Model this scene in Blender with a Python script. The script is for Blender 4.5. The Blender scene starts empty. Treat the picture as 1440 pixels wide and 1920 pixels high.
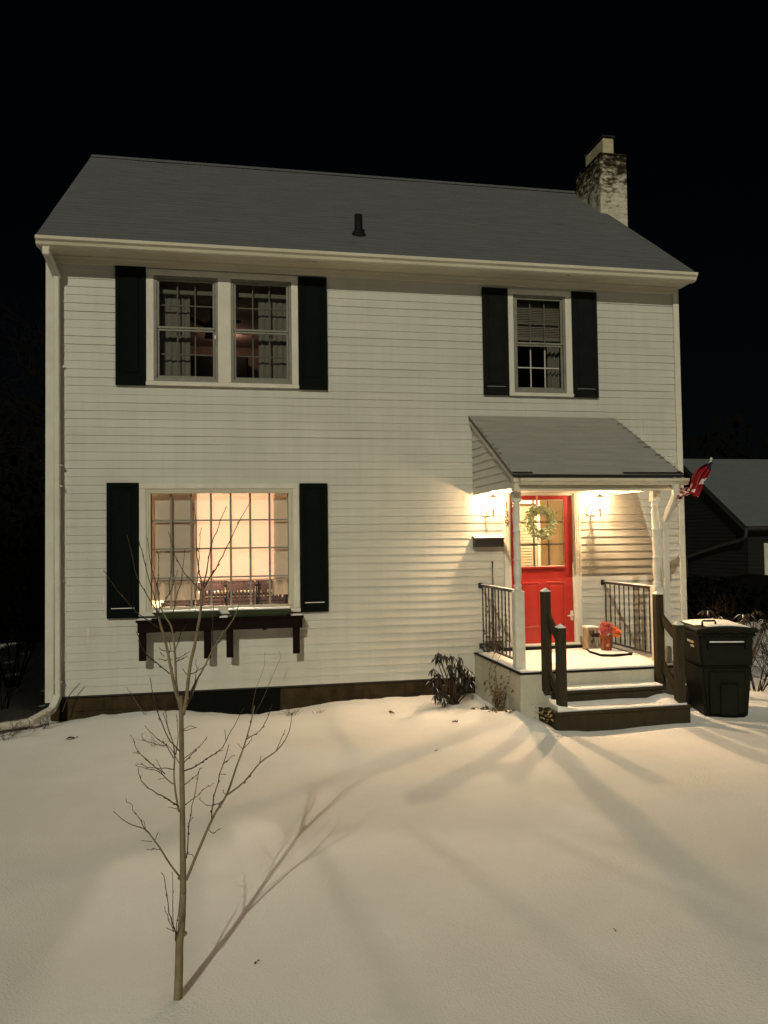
import bpy, bmesh, math, random
from mathutils import Vector, Matrix, noise, Quaternion
random.seed(11)
R = math.radians
S = bpy.context.scene
COL = S.collection
W = {}                                   # world origin of every parent

# ------------------------------------------------------------------ materials
def mat(name, col, rough=.6, spec=.35, metal=0, col2=None, vs=6, stretch=(1, 1, 1), lo=.35, hi=.65,
        bump=0, bs=60, bstretch=None, emit=None, es=0, alpha=None):
    m = bpy.data.materials.new(name); m.use_nodes = True
    nt = m.node_tree; n = nt.nodes; l = nt.links
    p = n['Principled BSDF']
    p.inputs['Base Color'].default_value = (*col, 1)
    p.inputs['Roughness'].default_value = rough
    p.inputs['Specular IOR Level'].default_value = spec
    p.inputs['Metallic'].default_value = metal
    tc = n.new('ShaderNodeTexCoord')
    if col2:
        mp = n.new('ShaderNodeMapping'); mp.inputs['Scale'].default_value = stretch
        l.new(tc.outputs['Object'], mp.inputs['Vector'])
        nz = n.new('ShaderNodeTexNoise'); nz.inputs['Scale'].default_value = vs; nz.inputs['Detail'].default_value = 7
        nz.inputs['Roughness'].default_value = .6
        l.new(mp.outputs[0], nz.inputs['Vector'])
        rp = n.new('ShaderNodeValToRGB')
        rp.color_ramp.elements[0].position = lo; rp.color_ramp.elements[0].color = (*col, 1)
        rp.color_ramp.elements[1].position = hi; rp.color_ramp.elements[1].color = (*col2, 1)
        l.new(nz.outputs['Fac'], rp.inputs['Fac']); l.new(rp.outputs[0], p.inputs['Base Color'])
    if bump:
        mp2 = n.new('ShaderNodeMapping'); mp2.inputs['Scale'].default_value = bstretch or (1, 1, 1)
        l.new(tc.outputs['Object'], mp2.inputs['Vector'])
        n2 = n.new('ShaderNodeTexNoise'); n2.inputs['Scale'].default_value = bs; n2.inputs['Detail'].default_value = 5
        l.new(mp2.outputs[0], n2.inputs['Vector'])
        b = n.new('ShaderNodeBump'); b.inputs['Strength'].default_value = 1; b.inputs['Distance'].default_value = bump
        l.new(n2.outputs['Fac'], b.inputs['Height']); l.new(b.outputs[0], p.inputs['Normal'])
    if emit:
        p.inputs['Emission Color'].default_value = (*emit, 1); p.inputs['Emission Strength'].default_value = es
    return m

def glass_mat(name, tint=(1, 1, 1), rough=0.0, ior=1.5):
    m = bpy.data.materials.new(name); m.use_nodes = True
    nt = m.node_tree; n = nt.nodes; l = nt.links; n.clear()
    o = n.new('ShaderNodeOutputMaterial'); mx = n.new('ShaderNodeMixShader'); fr = n.new('ShaderNodeFresnel')
    fr.inputs['IOR'].default_value = ior
    t = n.new('ShaderNodeBsdfTransparent'); t.inputs[0].default_value = (*tint, 1)
    g = n.new('ShaderNodeBsdfGlossy'); g.inputs['Roughness'].default_value = rough
    nz = n.new('ShaderNodeTexNoise'); nz.inputs['Scale'].default_value = 2.5
    tc = n.new('ShaderNodeTexCoord'); l.new(tc.outputs['Object'], nz.inputs['Vector'])
    b = n.new('ShaderNodeBump'); b.inputs['Distance'].default_value = .004; l.new(nz.outputs['Fac'], b.inputs['Height'])
    l.new(b.outputs[0], g.inputs['Normal'])
    l.new(fr.outputs[0], mx.inputs[0]); l.new(t.outputs[0], mx.inputs[1]); l.new(g.outputs[0], mx.inputs[2])
    l.new(mx.outputs[0], o.inputs[0])
    return m

def cloth_mat(name, col, trans=.5, weave=120, tcol=None):
    m = bpy.data.materials.new(name); m.use_nodes = True
    nt = m.node_tree; n = nt.nodes; l = nt.links; n.clear()
    o = n.new('ShaderNodeOutputMaterial'); mx = n.new('ShaderNodeMixShader'); mx.inputs[0].default_value = trans
    d = n.new('ShaderNodeBsdfDiffuse'); t = n.new('ShaderNodeBsdfTranslucent')
    tc = n.new('ShaderNodeTexCoord'); nz = n.new('ShaderNodeTexNoise'); nz.inputs['Scale'].default_value = weave
    mp = n.new('ShaderNodeMapping'); mp.inputs['Scale'].default_value = (.15, 1, 1)
    l.new(tc.outputs['Object'], mp.inputs[0]); l.new(mp.outputs[0], nz.inputs['Vector'])
    rp = n.new('ShaderNodeValToRGB')
    rp.color_ramp.elements[0].color = (*[c*.86 for c in col], 1); rp.color_ramp.elements[1].color = (*col, 1)
    l.new(nz.outputs['Fac'], rp.inputs[0]); l.new(rp.outputs[0], d.inputs[0])
    t.inputs[0].default_value = (*(tcol or col), 1)
    l.new(d.outputs[0], mx.inputs[1]); l.new(t.outputs[0], mx.inputs[2]); l.new(mx.outputs[0], o.inputs[0])
    return m

siding_m = mat('vinyl_siding', (.525, .52, .475), .5, .3, col2=(.445, .44, .395), vs=1.3, stretch=(.5, 1, 3), lo=.3, hi=.8, bump=.0002, bs=90, bstretch=(.15, 1, 1))
trim_m = mat('white_trim', (.62, .60, .54), .5, .3, col2=(.55, .53, .46), vs=4, bump=.0005, bs=40)
fascia_m = mat('cream_fascia', (.56, .53, .43), .45, .35, col2=(.49, .46, .36), vs=3, stretch=(.4, 1, 1))
alu_m = mat('grey_storm_frame', (.21, .205, .17), .45, .35, col2=(.16, .155, .13), vs=9)
shutter_m = mat('dark_green_shutter', (.0028, .0044, .0040), .8, .06, col2=(.004, .006, .0054), vs=8, bump=.0004, bs=200)
shutter_grey_m = mat('faded_shutter', (.0065, .0075, .0072), .8, .08, col2=(.0095, .0105, .010), vs=7, bump=.0004, bs=200)
snow_m = mat('snow', (.83, .83, .82), .75, .2, col2=(.74, .74, .73), vs=1.4, lo=.3, hi=.8, bump=.009, bs=75)
snow_crust_m = mat('thin_snow', (.80, .80, .79), .75, .2, col2=(.68, .67, .64), vs=5, bump=.003, bs=55)
found_m = mat('foundation_block', (.055, .038, .018), .9, .1, col2=(.028, .020, .011), vs=5, bump=.004, bs=40)
well_m = mat('dark_cellar_window', (.004, .005, .004), .9, .05, col2=(.006, .006, .005), vs=5)
black_m = mat('black_metal', (.012, .011, .011), .42, .5, col2=(.02, .017, .016), vs=25)
rail_m = mat('iron_railing', (.016, .013, .014), .4, .5, col2=(.028, .022, .022), vs=40)
wood_m = mat('brown_stained_wood', (.044, .035, .020), .8, .12, col2=(.030, .024, .014), vs=7, stretch=(3, 3, .6), bump=.001, bs=40, bstretch=(3, 3, .3))
shelf_m = mat('dark_brown_shelf', (.0075, .0036, .0034), .8, .06, col2=(.010, .0052, .0044), vs=9, bump=.0006, bs=60)
conc_m = mat('painted_block', (.50, .48, .40), .85, .2, col2=(.40, .38, .30), vs=3.5, bump=.004, bs=45)
door_m = mat('red_door', (.37, .026, .019), .4, .4, col2=(.32, .022, .016), vs=3, bump=.0003, bs=120, bstretch=(1, 1, .2))
number_m = mat('tarnished_brass', (.16, .085, .025), .7, .2, col2=(.11, .06, .018), vs=40)
brass_m = mat('brass', (.55, .36, .12), .35, .5, metal=.8, col2=(.45, .28, .09), vs=30)
lamp_m = mat('white_lantern_metal', (.72, .68, .60), .4, .4, col2=(.60, .56, .48), vs=20)
bulb_m = mat('glowing_bulb', (1, .9, .75), emit=(1, .80, .52), es=60)
glass_m = glass_mat('window_glass')
lglass_m = glass_mat('lantern_glass', (.97, .95, .9), .05, 1.3)
bark_m = mat('sapling_bark', (.24, .195, .12), .85, .15, col2=(.15, .12, .07), vs=30, stretch=(1, 1, .5), bump=.0015, bs=120, bstretch=(1, 1, .3))
twig_m = mat('twig_bark', (.085, .055, .035), .8, .2, col2=(.048, .03, .02), vs=40)
dead_m = mat('dry_stem', (.17, .12, .07), .9, .1, col2=(.09, .06, .035), vs=30)
darktwig_m = mat('night_brush', (.010, .008, .005), .9, .1, col2=(.006, .0045, .003), vs=20)
rhodo_m = mat('rhododendron_leaf', (.010, .011, .0055), .45, .35, col2=(.019, .014, .008), vs=18)
wleaf_m = mat('pale_green_leaf', (.72, .76, .54), .6, .3, col2=(.44, .51, .29), vs=45, lo=.4, hi=.6)
wleafd_m = mat('green_leaf', (.34, .40, .20), .6, .3, col2=(.52, .56, .36), vs=40)
bin_m = mat('dark_green_plastic', (.0042, .005, .003), .6, .15, col2=(.0085, .0095, .0055), vs=6, bump=.0005, bs=150)
rubber_m = mat('black_rubber', (.006, .0055, .0055), .75, .15, col2=(.011, .010, .010), vs=30)
white_m = mat('white_paint', (.64, .62, .56), .5, .3, col2=(.56, .54, .47), vs=12)
pot_m = mat('orange_pot', (.20, .045, .013), .5, .4, col2=(.16, .034, .010), vs=9)
flowr_m = mat('red_petal', (.42, .05, .04), .7, .2, col2=(.60, .20, .17), vs=60)
flowo_m = mat('orange_petal', (.75, .17, .03), .7, .2, col2=(.85, .30, .08), vs=60)
flagr_m = mat('flag_red', (.30, .012, .018), .75, .2, col2=(.22, .009, .014), vs=30)
flagw_m = mat('flag_white', (.80, .76, .72), .75, .2, col2=(.72, .66, .62), vs=30)
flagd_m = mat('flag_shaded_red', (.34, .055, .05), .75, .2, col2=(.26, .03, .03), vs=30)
flagb_m = mat('flag_blue', (.018, .016, .030), .75, .2, col2=(.028, .022, .036), vs=30)
planter_m = mat('green_planter', (.030, .040, .018), .7, .2, col2=(.045, .055, .028), vs=8)
garage_m = mat('dark_garage_siding', (.009, .0085, .007), .8, .15, col2=(.013, .012, .0095), vs=2, stretch=(.3, .3, 6))
garage_trim_m = mat('weathered_trim', (.028, .027, .022), .6, .3, col2=(.02, .019, .016), vs=4)
warmwall_m = mat('cream_room_wall', (.80, .70, .52), .8, .2, col2=(.77, .66, .48), vs=2)
hall_m = mat('tan_hall_wall', (.52, .38, .20), .8, .2, col2=(.46, .33, .17), vs=2)
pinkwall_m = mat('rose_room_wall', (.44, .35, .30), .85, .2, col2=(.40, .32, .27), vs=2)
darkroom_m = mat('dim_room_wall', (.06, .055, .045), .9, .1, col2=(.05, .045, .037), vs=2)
chair_m = mat('dark_dining_wood', (.010, .0035, .0022), .8, .08, col2=(.007, .0025, .0016), vs=6, stretch=(4, 4, 1))
floor_m = mat('room_floor', (.14, .09, .05), .6, .3, col2=(.10, .06, .035), vs=4)
cabinet_m = mat('dark_cabinet', (.008, .007, .007), .6, .3, col2=(.012, .011, .01), vs=4)
shade_m = cloth_mat('roller_shade', (.74, .68, .56), .235, 160, (.95, .62, .46))
upmuntin_m = mat('dimmed_muntin', (.15, .145, .115), .7, .2, col2=(.11, .105, .085), vs=9)  # bars darkened in colour to imitate the dimness inside the upstairs sashes
muntin_m = mat('backlit_muntin', (.33, .31, .25), .6, .3, col2=(.27, .255, .2), vs=9)  # colour lowered to imitate bars backlit by the glowing shade
blind_m = cloth_mat('grey_blind', (.20, .18, .14), .1, 200)
curtain_m = cloth_mat('heavy_curtain', (.50, .42, .32), .03, 60)
sheer_m = cloth_mat('pale_curtain', (.20, .195, .16), .2, 60)

def streaks(m, amt=.075):
    """faint vertical weather streaks multiplied over a material's own colour"""
    nt = m.node_tree; n = nt.nodes; l = nt.links; p = n['Principled BSDF']; src = p.inputs['Base Color'].links[0].from_socket
    mp = n.new('ShaderNodeMapping'); mp.inputs['Scale'].default_value = (2.6, 1, .22); l.new(n['Texture Coordinate'].outputs['Object'], mp.inputs[0])
    z = n.new('ShaderNodeTexNoise'); z.inputs['Scale'].default_value = 2.2; z.inputs['Detail'].default_value = 8; z.inputs['Roughness'].default_value = .65; l.new(mp.outputs[0], z.inputs['Vector'])
    rp = n.new('ShaderNodeValToRGB'); rp.color_ramp.elements[0].position = .34; rp.color_ramp.elements[0].color = (1-amt, 1-amt, 1-amt*1.15, 1); rp.color_ramp.elements[1].position = .6; rp.color_ramp.elements[1].color = (1, 1, 1, 1)
    l.new(z.outputs['Fac'], rp.inputs[0])
    mu = n.new('ShaderNodeMixRGB'); mu.blend_type = 'MULTIPLY'; mu.inputs[0].default_value = 1; l.new(src, mu.inputs[1]); l.new(rp.outputs[0], mu.inputs[2]); l.new(mu.outputs[0], p.inputs['Base Color'])
streaks(siding_m); streaks(door_m, .10); streaks(found_m, .3); streaks(trim_m, .08)

def chimney_mat():
    m = mat('flaking_painted_brick', (.5, .5, .45), .9, .15)
    nt = m.node_tree; n = nt.nodes; l = nt.links; p = n['Principled BSDF']
    tc = n['Texture Coordinate']
    mp = n.new('ShaderNodeMapping'); mp.inputs['Rotation'].default_value = (R(90), 0, 0)
    l.new(tc.outputs['Object'], mp.inputs[0])
    nz = n.new('ShaderNodeTexNoise'); nz.inputs['Scale'].default_value = 6.5; nz.inputs['Detail'].default_value = 9; nz.inputs['Roughness'].default_value = .72
    mq = n.new('ShaderNodeMapping'); mq.inputs['Scale'].default_value = (1, 1, 1.9); l.new(tc.outputs['Object'], mq.inputs[0])
    l.new(mq.outputs[0], nz.inputs['Vector'])
    sep = n.new('ShaderNodeSeparateXYZ'); l.new(tc.outputs['Object'], sep.inputs[0])
    mr = n.new('ShaderNodeMapRange'); mr.inputs[1].default_value = 7.4; mr.inputs[2].default_value = 8.6
    mr.inputs[3].default_value = .17; mr.inputs[4].default_value = -.11
    l.new(sep.outputs['Z'], mr.inputs[0])
    ad = n.new('ShaderNodeMath'); l.new(nz.outputs['Fac'], ad.inputs[0]); l.new(mr.outputs[0], ad.inputs[1])
    rp = n.new('ShaderNodeValToRGB'); e = rp.color_ramp.elements
    e[0].position = .40; e[0].color = (.018, .014, .008, 1); e[1].position = .58; e[1].color = (.52, .50, .42, 1)
    e2 = rp.color_ramp.elements.new(.47); e2.color = (.11, .085, .055, 1)
    e3 = rp.color_ramp.elements.new(.52); e3.color = (.27, .26, .19, 1)
    l.new(ad.outputs[0], rp.inputs[0])
    bk = n.new('ShaderNodeTexBrick'); bk.inputs['Scale'].default_value = 5; bk.inputs['Mortar Size'].default_value = .02
    bk.inputs['Brick Width'].default_value = 1.0; bk.inputs['Row Height'].default_value = .36
    l.new(mp.outputs[0], bk.inputs['Vector'])
    bk.inputs['Color1'].default_value = (1, 1, 1, 1); bk.inputs['Color2'].default_value = (.8, .78, .75, 1); bk.inputs['Mortar'].default_value = (.55, .52, .48, 1)
    mu = n.new('ShaderNodeMixRGB'); mu.blend_type = 'MULTIPLY'; mu.inputs[0].default_value = .8
    l.new(rp.outputs[0], mu.inputs[1]); l.new(bk.outputs['Color'], mu.inputs[2]); l.new(mu.outputs[0], p.inputs['Base Color'])
    b = n.new('ShaderNodeBump'); b.inputs['Distance'].default_value = .02; l.new(ad.outputs[0], b.inputs['Height']); l.new(b.outputs[0], p.inputs['Normal'])
    return m
chimney_m = chimney_mat()

def shingle_mat(name, frost, bare, course=.14, thr=.33):
    m = mat(name, frost, .85, .15)
    nt = m.node_tree; n = nt.nodes; l = nt.links; p = n['Principled BSDF']; tc = n['Texture Coordinate']
    uv = n.new('ShaderNodeUVMap')
    nz = n.new('ShaderNodeTexNoise'); nz.inputs['Scale'].default_value = 3; nz.inputs['Detail'].default_value = 8; nz.inputs['Roughness'].default_value = .7
    mp = n.new('ShaderNodeMapping'); mp.inputs['Scale'].default_value = (.55, 2.6, 1)
    l.new(uv.outputs[0], mp.inputs[0]); l.new(mp.outputs[0], nz.inputs['Vector'])
    rp = n.new('ShaderNodeValToRGB'); e = rp.color_ramp.elements
    e[0].position = thr - .05; e[0].color = (*bare, 1); e[1].position = thr + .03; e[1].color = (*[c*.80 for c in frost], 1)
    e2 = rp.color_ramp.elements.new(.66); e2.color = (*frost, 1)
    l.new(nz.outputs['Fac'], rp.inputs[0])
    bk = n.new('ShaderNodeTexBrick'); bk.inputs['Scale'].default_value = 1; bk.inputs['Mortar Size'].default_value = .006
    bk.inputs['Brick Width'].default_value = .3; bk.inputs['Row Height'].default_value = course
    bk.inputs['Color1'].default_value = (1, 1, 1, 1); bk.inputs['Color2'].default_value = (.93, .93, .94, 1); bk.inputs['Mortar'].default_value = (.74, .74, .74, 1)
    l.new(uv.outputs[0], bk.inputs['Vector'])
    mu = n.new('ShaderNodeMixRGB'); mu.blend_type = 'MULTIPLY'; mu.inputs[0].default_value = .22
    l.new(rp.outputs[0], mu.inputs[1]); l.new(bk.outputs['Color'], mu.inputs[2]); l.new(mu.outputs[0], p.inputs['Base Color'])
    g = n.new('ShaderNodeTexNoise'); g.inputs['Scale'].default_value = 130; l.new(uv.outputs[0], g.inputs['Vector'])
    b = n.new('ShaderNodeBump'); b.inputs['Distance'].default_value = .004; l.new(g.outputs['Fac'], b.inputs['Height']); l.new(b.outputs[0], p.inputs['Normal'])
    return m
roof_m = shingle_mat('frosted_shingles', (.122, .126, .136), (.045, .046, .05), .14, .33)
proof_m = shingle_mat('frosted_porch_shingles', (.32, .31, .29), (.08, .07, .06), .13, .31)
groof_m = shingle_mat('snowy_garage_shingles', (.11, .118, .13), (.07, .07, .07), .14, .25)

# ------------------------------------------------------------------ mesh helpers
def nb(): return bmesh.new()
def box(bm, x0, x1, y0, y1, z0, z1, bev=0, seg=1, mi=0):
    t = nb()
    vs = [t.verts.new((x, y, z)) for x in (x0, x1) for y in (y0, y1) for z in (z0, z1)]
    for f in ((0, 1, 3, 2), (4, 6, 7, 5), (0, 4, 5, 1), (2, 3, 7, 6), (0, 2, 6, 4), (1, 5, 7, 3)):
        t.faces.new([vs[i] for i in f])
    bmesh.ops.recalc_face_normals(t, faces=t.faces)
    if bev: bmesh.ops.bevel(t, geom=list(t.edges), offset=bev, segments=seg, affect='EDGES', profile=.5)
    for f in t.faces: f.material_index = mi
    add(bm, t)
    return bm
def add(bm, t, M=None):
    mp = {}
    for v in t.verts: mp[v] = bm.verts.new(M @ v.co if M else v.co)
    for f in t.faces:
        try:
            g = bm.faces.new([mp[v] for v in f.verts]); g.material_index = f.material_index; g.smooth = f.smooth
        except ValueError: pass
    t.free()
def tube(bm, pts, rads, n=8, cap=True, mi=0, smooth=True):
    P = [Vector(p) for p in pts]
    if not hasattr(rads, '__len__'): rads = [rads]*len(P)
    rings = []; up = None
    for i, p in enumerate(P):
        d = (P[min(i+1, len(P)-1)] - P[max(i-1, 0)]).normalized()
        if up is None:
            up = d.orthogonal().normalized()
        else:
            up = (up - d*up.dot(d))
            up = up.normalized() if up.length > 1e-6 else d.orthogonal().normalized()
        s = d.cross(up)
        rings.append([bm.verts.new(p + (up*math.cos(2*math.pi*k/n) + s*math.sin(2*math.pi*k/n))*rads[i]) for k in range(n)])
    for a, b in zip(rings, rings[1:]):
        for k in range(n):
            f = bm.faces.new((a[k], a[(k+1) % n], b[(k+1) % n], b[k])); f.smooth = smooth; f.material_index = mi
    if cap:
        for r in (rings[0][::-1], rings[-1]):
            f = bm.faces.new(r); f.material_index = mi
    return bm
def lathe(bm, prof, c, n=16, mi=0, smooth=True):
    x, y, z = c
    rings = [[bm.verts.new((x + r*math.cos(2*math.pi*k/n), y + r*math.sin(2*math.pi*k/n), z + h)) for k in range(n)] for r, h in prof]
    for a, b in zip(rings, rings[1:]):
        for k in range(n):
            f = bm.faces.new((a[k], a[(k+1) % n], b[(k+1) % n], b[k])); f.smooth = smooth; f.material_index = mi
    bm.faces.new(rings[0][::-1]).material_index = mi; bm.faces.new(rings[-1]).material_index = mi
    return bm
def prism(bm, poly, axis, a0, a1, mi=0):
    """poly: list of 2D points; extruded along axis ('x','y','z') from a0 to a1"""
    def P(u, v, a): return {'x': (a, u, v), 'y': (u, a, v), 'z': (u, v, a)}[axis]
    t = nb()
    A = [t.verts.new(P(u, v, a0)) for u, v in poly]; B = [t.verts.new(P(u, v, a1)) for u, v in poly]
    n = len(poly)
    t.faces.new(A); t.faces.new(B[::-1])
    for i in range(n): t.faces.new((A[i], B[i], B[(i+1) % n], A[(i+1) % n]))
    bmesh.ops.recalc_face_normals(t, faces=t.faces)
    for f in t.faces: f.material_index = mi
    add(bm, t); return bm
def quad(bm, a, b, c, d, mi=0):
    f = bm.faces.new([bm.verts.new(p) for p in (a, b, c, d)]); f.material_index = mi; return f
def beam(bm, p, q, w, h, bev=.004):
    """square timber from p to q: w across (horizontal), h in the vertical plane"""
    p, q = Vector(p), Vector(q); d = q - p; L = d.length; d.normalize()
    s = Vector((0, 0, 1)).cross(d)
    s = s.normalized() if s.length > 1e-4 else Vector((1, 0, 0))
    u = d.cross(s)
    t = nb(); box(t, -w/2, w/2, 0, L, -h/2, h/2, bev)
    Mx = Matrix((( s.x, d.x, u.x, p.x), (s.y, d.y, u.y, p.y), (s.z, d.z, u.z, p.z), (0, 0, 0, 1)))
    add(bm, t, Mx); return bm

def thing(name, label, cat, loc=(0, 0, 0), rz=0, group=None):
    o = bpy.data.objects.new(name, None); COL.objects.link(o)
    o.empty_display_size = .2; o.location = loc; o.rotation_euler = (0, 0, rz)
    o['label'] = label; o['category'] = cat
    if group: o['group'] = group
    W[o.name] = Vector(loc); return o
def obj(name, bm, m, parent=None, local=False, label=None):
    """link bm as one mesh object; coordinates are world ones unless local"""
    if parent is not None and not local:
        w = W[parent.name]
        for v in bm.verts: v.co -= w
    me = bpy.data.meshes.new(name); bm.to_mesh(me); bm.free()
    for q in (m if isinstance(m, (list, tuple)) else [m]): me.materials.append(q)
    o = bpy.data.objects.new(name, me); COL.objects.link(o)
    if parent is not None:
        o.parent = parent; W[o.name] = W[parent.name]
    else: W[o.name] = Vector((0, 0, 0))
    if label: o['label'] = label
    return o
def single(name, bm, m, label, cat, base, group=None):
    """a thing that is one mesh, origin at its base"""
    b = Vector(base)
    for v in bm.verts: v.co -= b
    o = obj(name, bm, m); o.location = b; W[o.name] = b
    o['label'] = label; o['category'] = cat
    if group: o['group'] = group
    return o
def struct(name, bm, m, kind='structure'):
    o = obj(name, bm, m); o['kind'] = kind; return o
def dup(root, loc, rz, label):
    r = root.copy(); COL.objects.link(r); r.location = loc; r.rotation_euler = (0, 0, rz); r['label'] = label
    for ch in list(root.children):
        c = ch.copy(); COL.objects.link(c); c.parent = r
        for g in ch.children:
            d = g.copy(); COL.objects.link(d); d.parent = c
    return r
def nz(x, y, z=0, s=1): return noise.noise((x*s, y*s, z*s))
SUN_E, SUN_C = 1.68, (1, .945, .72)
FILL_W, FILL_C = 130, (1, .93, .70)
SKY_S = .0003
# ------------------------------------------------------------------ ground
def gh(x, y):
    z = .030*nz(x, y, 3.1, .45) + .018*nz(x, y, 7.7, 1.1)
    if -4 < x < 8 and -4 < y < .6:
        z += .006*nz(x, y, 1.3, 3.2) + .004*nz(x*.5+y*.6, y, 2.2, 5)
    g = lambda cx, cy, sx, sy, a: a*math.exp(-((x-cx)/sx)**2 - ((y-cy)/sy)**2)
    z += g(1.9, -.2, .75, .8, -.012) + g(2.55, -1.45, .5, .32, .06) + g(3.0, -1.9, .30, .45, .09)
    z += g(.2, .05, .75, .45, -.10) + g(-2.0, .0, .35, .3, -.05)
    z += g(2.55, -1.62, .22, .10, -.05) + g(1.75, -.95, .25, .12, .035)
    z += g(1.2, -2.9, 1.6, .28, -.030) + g(.9, -2.3, 1.4, .28, .022)
    z += g(-.27, -6.34, .07, .06, .018) - .010*math.exp(-((x+.25)/.035)**2 - ((y+6.32)/.035)**2)
    z += g(2.1, -1.30, .22, .13, .05) + g(2.75, -1.35, .16, .12, .04) + g(3.05, -1.62, .18, .2, .06) + g(2.3, -1.9, .5, .12, .018) - g(2.75, -1.75, .35, .10, .02) + g(3.18, -2.15, .10, .22, .05)
    if 1.3 < x < 3.6 and -2.5 < y < -.3: z += .016*nz(x, y, 4.4, 3.1) + .008*nz(x, y, 8.1, 8)
    z += g(5.6, -2.0, .5, .4, -.03)
    if x > 4.6 and y > -3.2: z += .022*nz(x, y, 9.2, 2.6)*min(1, (x-4.6))
    if -2.6 < x < 3.2 and -.5 < y < .3: z += (.022*nz(x, y, 6.1, 4.5) + .014*nz(x, y, 2.9, 11))*max(0, 1 - abs(y+.05)/.45)
    return z
def axis(lo, a, b, hi, st, far):
    v = [a + i*st for i in range(int((b-a)/st)+1)]
    s = st; p = v[-1]
    while p < hi: s = min(s*1.5, far); p += s; v.append(p)
    s = st; p = v[0]
    while p > lo: s = min(s*1.5, far); p -= s; v.insert(0, p)
    return v
xs = axis(-90, -4.2, 8.4, 120, .075, 14); ys = axis(-60, -9.6, 1.2, 160, .075, 14)
bm = nb(); G = [[bm.verts.new((x, y, gh(x, y))) for x in xs] for y in ys]
for j in range(len(ys)-1):
    for i in range(len(xs)-1):
        bm.faces.new((G[j][i], G[j][i+1], G[j+1][i+1], G[j+1][i])).smooth = True
struct('snowy_ground', bm, snow_m)

# ------------------------------------------------------------------ house
H = thing('house', 'white two-storey clapboard house with dark shutters and a lit red front door', 'house', (2.0, 0, 0))
X0, X1, YB = -2.20, 6.22, 6.7
UL = (-1.04, .84, 4.01, 5.47); UR = (3.68, 4.60, 3.98, 5.445); LW = (-1.13, .83, 1.165, 2.79); DR = (3.56, 4.67, .50, 2.70)
OPEN = [UL, UR, LW, DR]
CH = .1016
def siding(bm, x0, x1, z0, z1, opens, y=0.0, wav=.0004):
    zs = []; k = 0; z = z0
    while z < z1 - 1e-4:
        zs.append((z, min(z + CH, z1), k)); z += CH; k += 1
    for za, zb, k in zs:
        cuts = sorted({za, zb, *[o for op in opens for o in op[2:] if za + 1e-4 < o < zb - 1e-4]})
        sh = (k//2*1.37 + (k//2 % 3)*.55) % 3.66
        for c0, c1 in zip(cuts, cuts[1:]):
            xb = {x0, x1}
            for op in opens:
                if op[2] < c1 - 1e-4 and op[3] > c0 + 1e-4: xb |= {op[0], op[1]}
            p = x0 - 3.66 + sh
            while p < x1:
                if p > x0 + .05: xb.add(round(p, 4))
                p += 3.66
            p = x0
            while p < x1: xb.add(round(p, 4)); p += .45
            xb = sorted(b for b in xb if x0 <= b <= x1)
            for a, b in zip(xb, xb[1:]):
                if b - a < 1e-4: continue
                mx = (a+b)/2; mz = (c0+c1)/2
                if any(o[0] < mx < o[1] and o[2] < mz < o[3] for o in opens): continue
                pid = math.floor((mx - x0 + 3.66 - sh)/3.66)
                off = .0024*((pid + k//2) % 2)
                def Y(x, z):
                    lap = .0074 + .006*max(0, nz(x*.55, k*2.31, 8.8)) + (.010*max(0, nz(x*.7, k, 1.7)+.25) if k in (31, 52) else 0)
                    if x > .9 and z < 2.66: lap += (.0125 - lap)*min(1, (x-.9)/2.2)
                    t = (z - za)/CH
                    return y - (lap*(1-t) + .001*t) - off - wav*nz(x*.8, k*1.7, 5.5)*(1 - .4*t)
                quad(bm, (a, Y(a, c0), c0), (b, Y(b, c0), c0), (b, Y(b, c1), c1), (a, Y(a, c1), c1))
                if abs(c0 - za) < 1e-5:
                    quad(bm, (a, y, c0), (b, y, c0), (b, Y(b, c0), c0), (a, Y(a, c0), c0))
bm = nb(); siding(bm, X0+.02, X1-.02, .235, 5.50, OPEN); obj('wall', bm, siding_m, H)
bm = nb()     # the other three walls, with gables
rz = lambda y: 5.74 + .75*(min(y, 6.7-y) + .3)
for x, s in ((X0, 1), (X1, -1)):
    z = .235
    while z < 8.2:
        zt = z + CH
        ya, yb = 0, YB
        if zt > 5.6: ya = max(0, (zt-5.74)/.75 - .3); yb = YB - ya
        if yb - ya > .05:
            quad(bm, (x - s*.012, ya, z), (x - s*.012, yb, z), (x - s*.001, yb, zt), (x - s*.001, ya, zt))
            quad(bm, (x, ya, z), (x, yb, z), (x - s*.012, yb, z), (x - s*.012, ya, z))
        z = zt
box(bm, X0+.005, X1-.005, YB-.02, YB, .23, 5.7)
obj('side_wall', bm, siding_m, H)
bm = nb()     # foundation
box(bm, X0+.04, X1-.04, .03, YB-.05, -.4, .228)
for i in range(20):                                       # block joints as shallow raised blocks
    xa = X0 + .05 + i*.415
    if -.62 < xa+.2 < .62: continue
    box(bm, xa, min(xa+.405, X1-.05), .022, .032, -.3, .035, .003); box(bm, xa+.2, min(xa+.6, X1-.05), .0215, .0325, .043, .215, .003) if xa+.6 < -.62 or xa > .62 else None
fo = obj('foundation', bm, found_m, H)
bm = nb()
box(bm, -.60, .56, .012, .028, -.25, .205)
for x in (-.6, -.21, .17, .54): box(bm, x, x+.025, .004, .0115, -.25, .205)
obj('cellar_window', bm, well_m, H)
bm = nb(); box(bm, X0, X1, -.006, .03, .214, .2345, .002); obj('starter_strip', bm, black_m, H)

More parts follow.
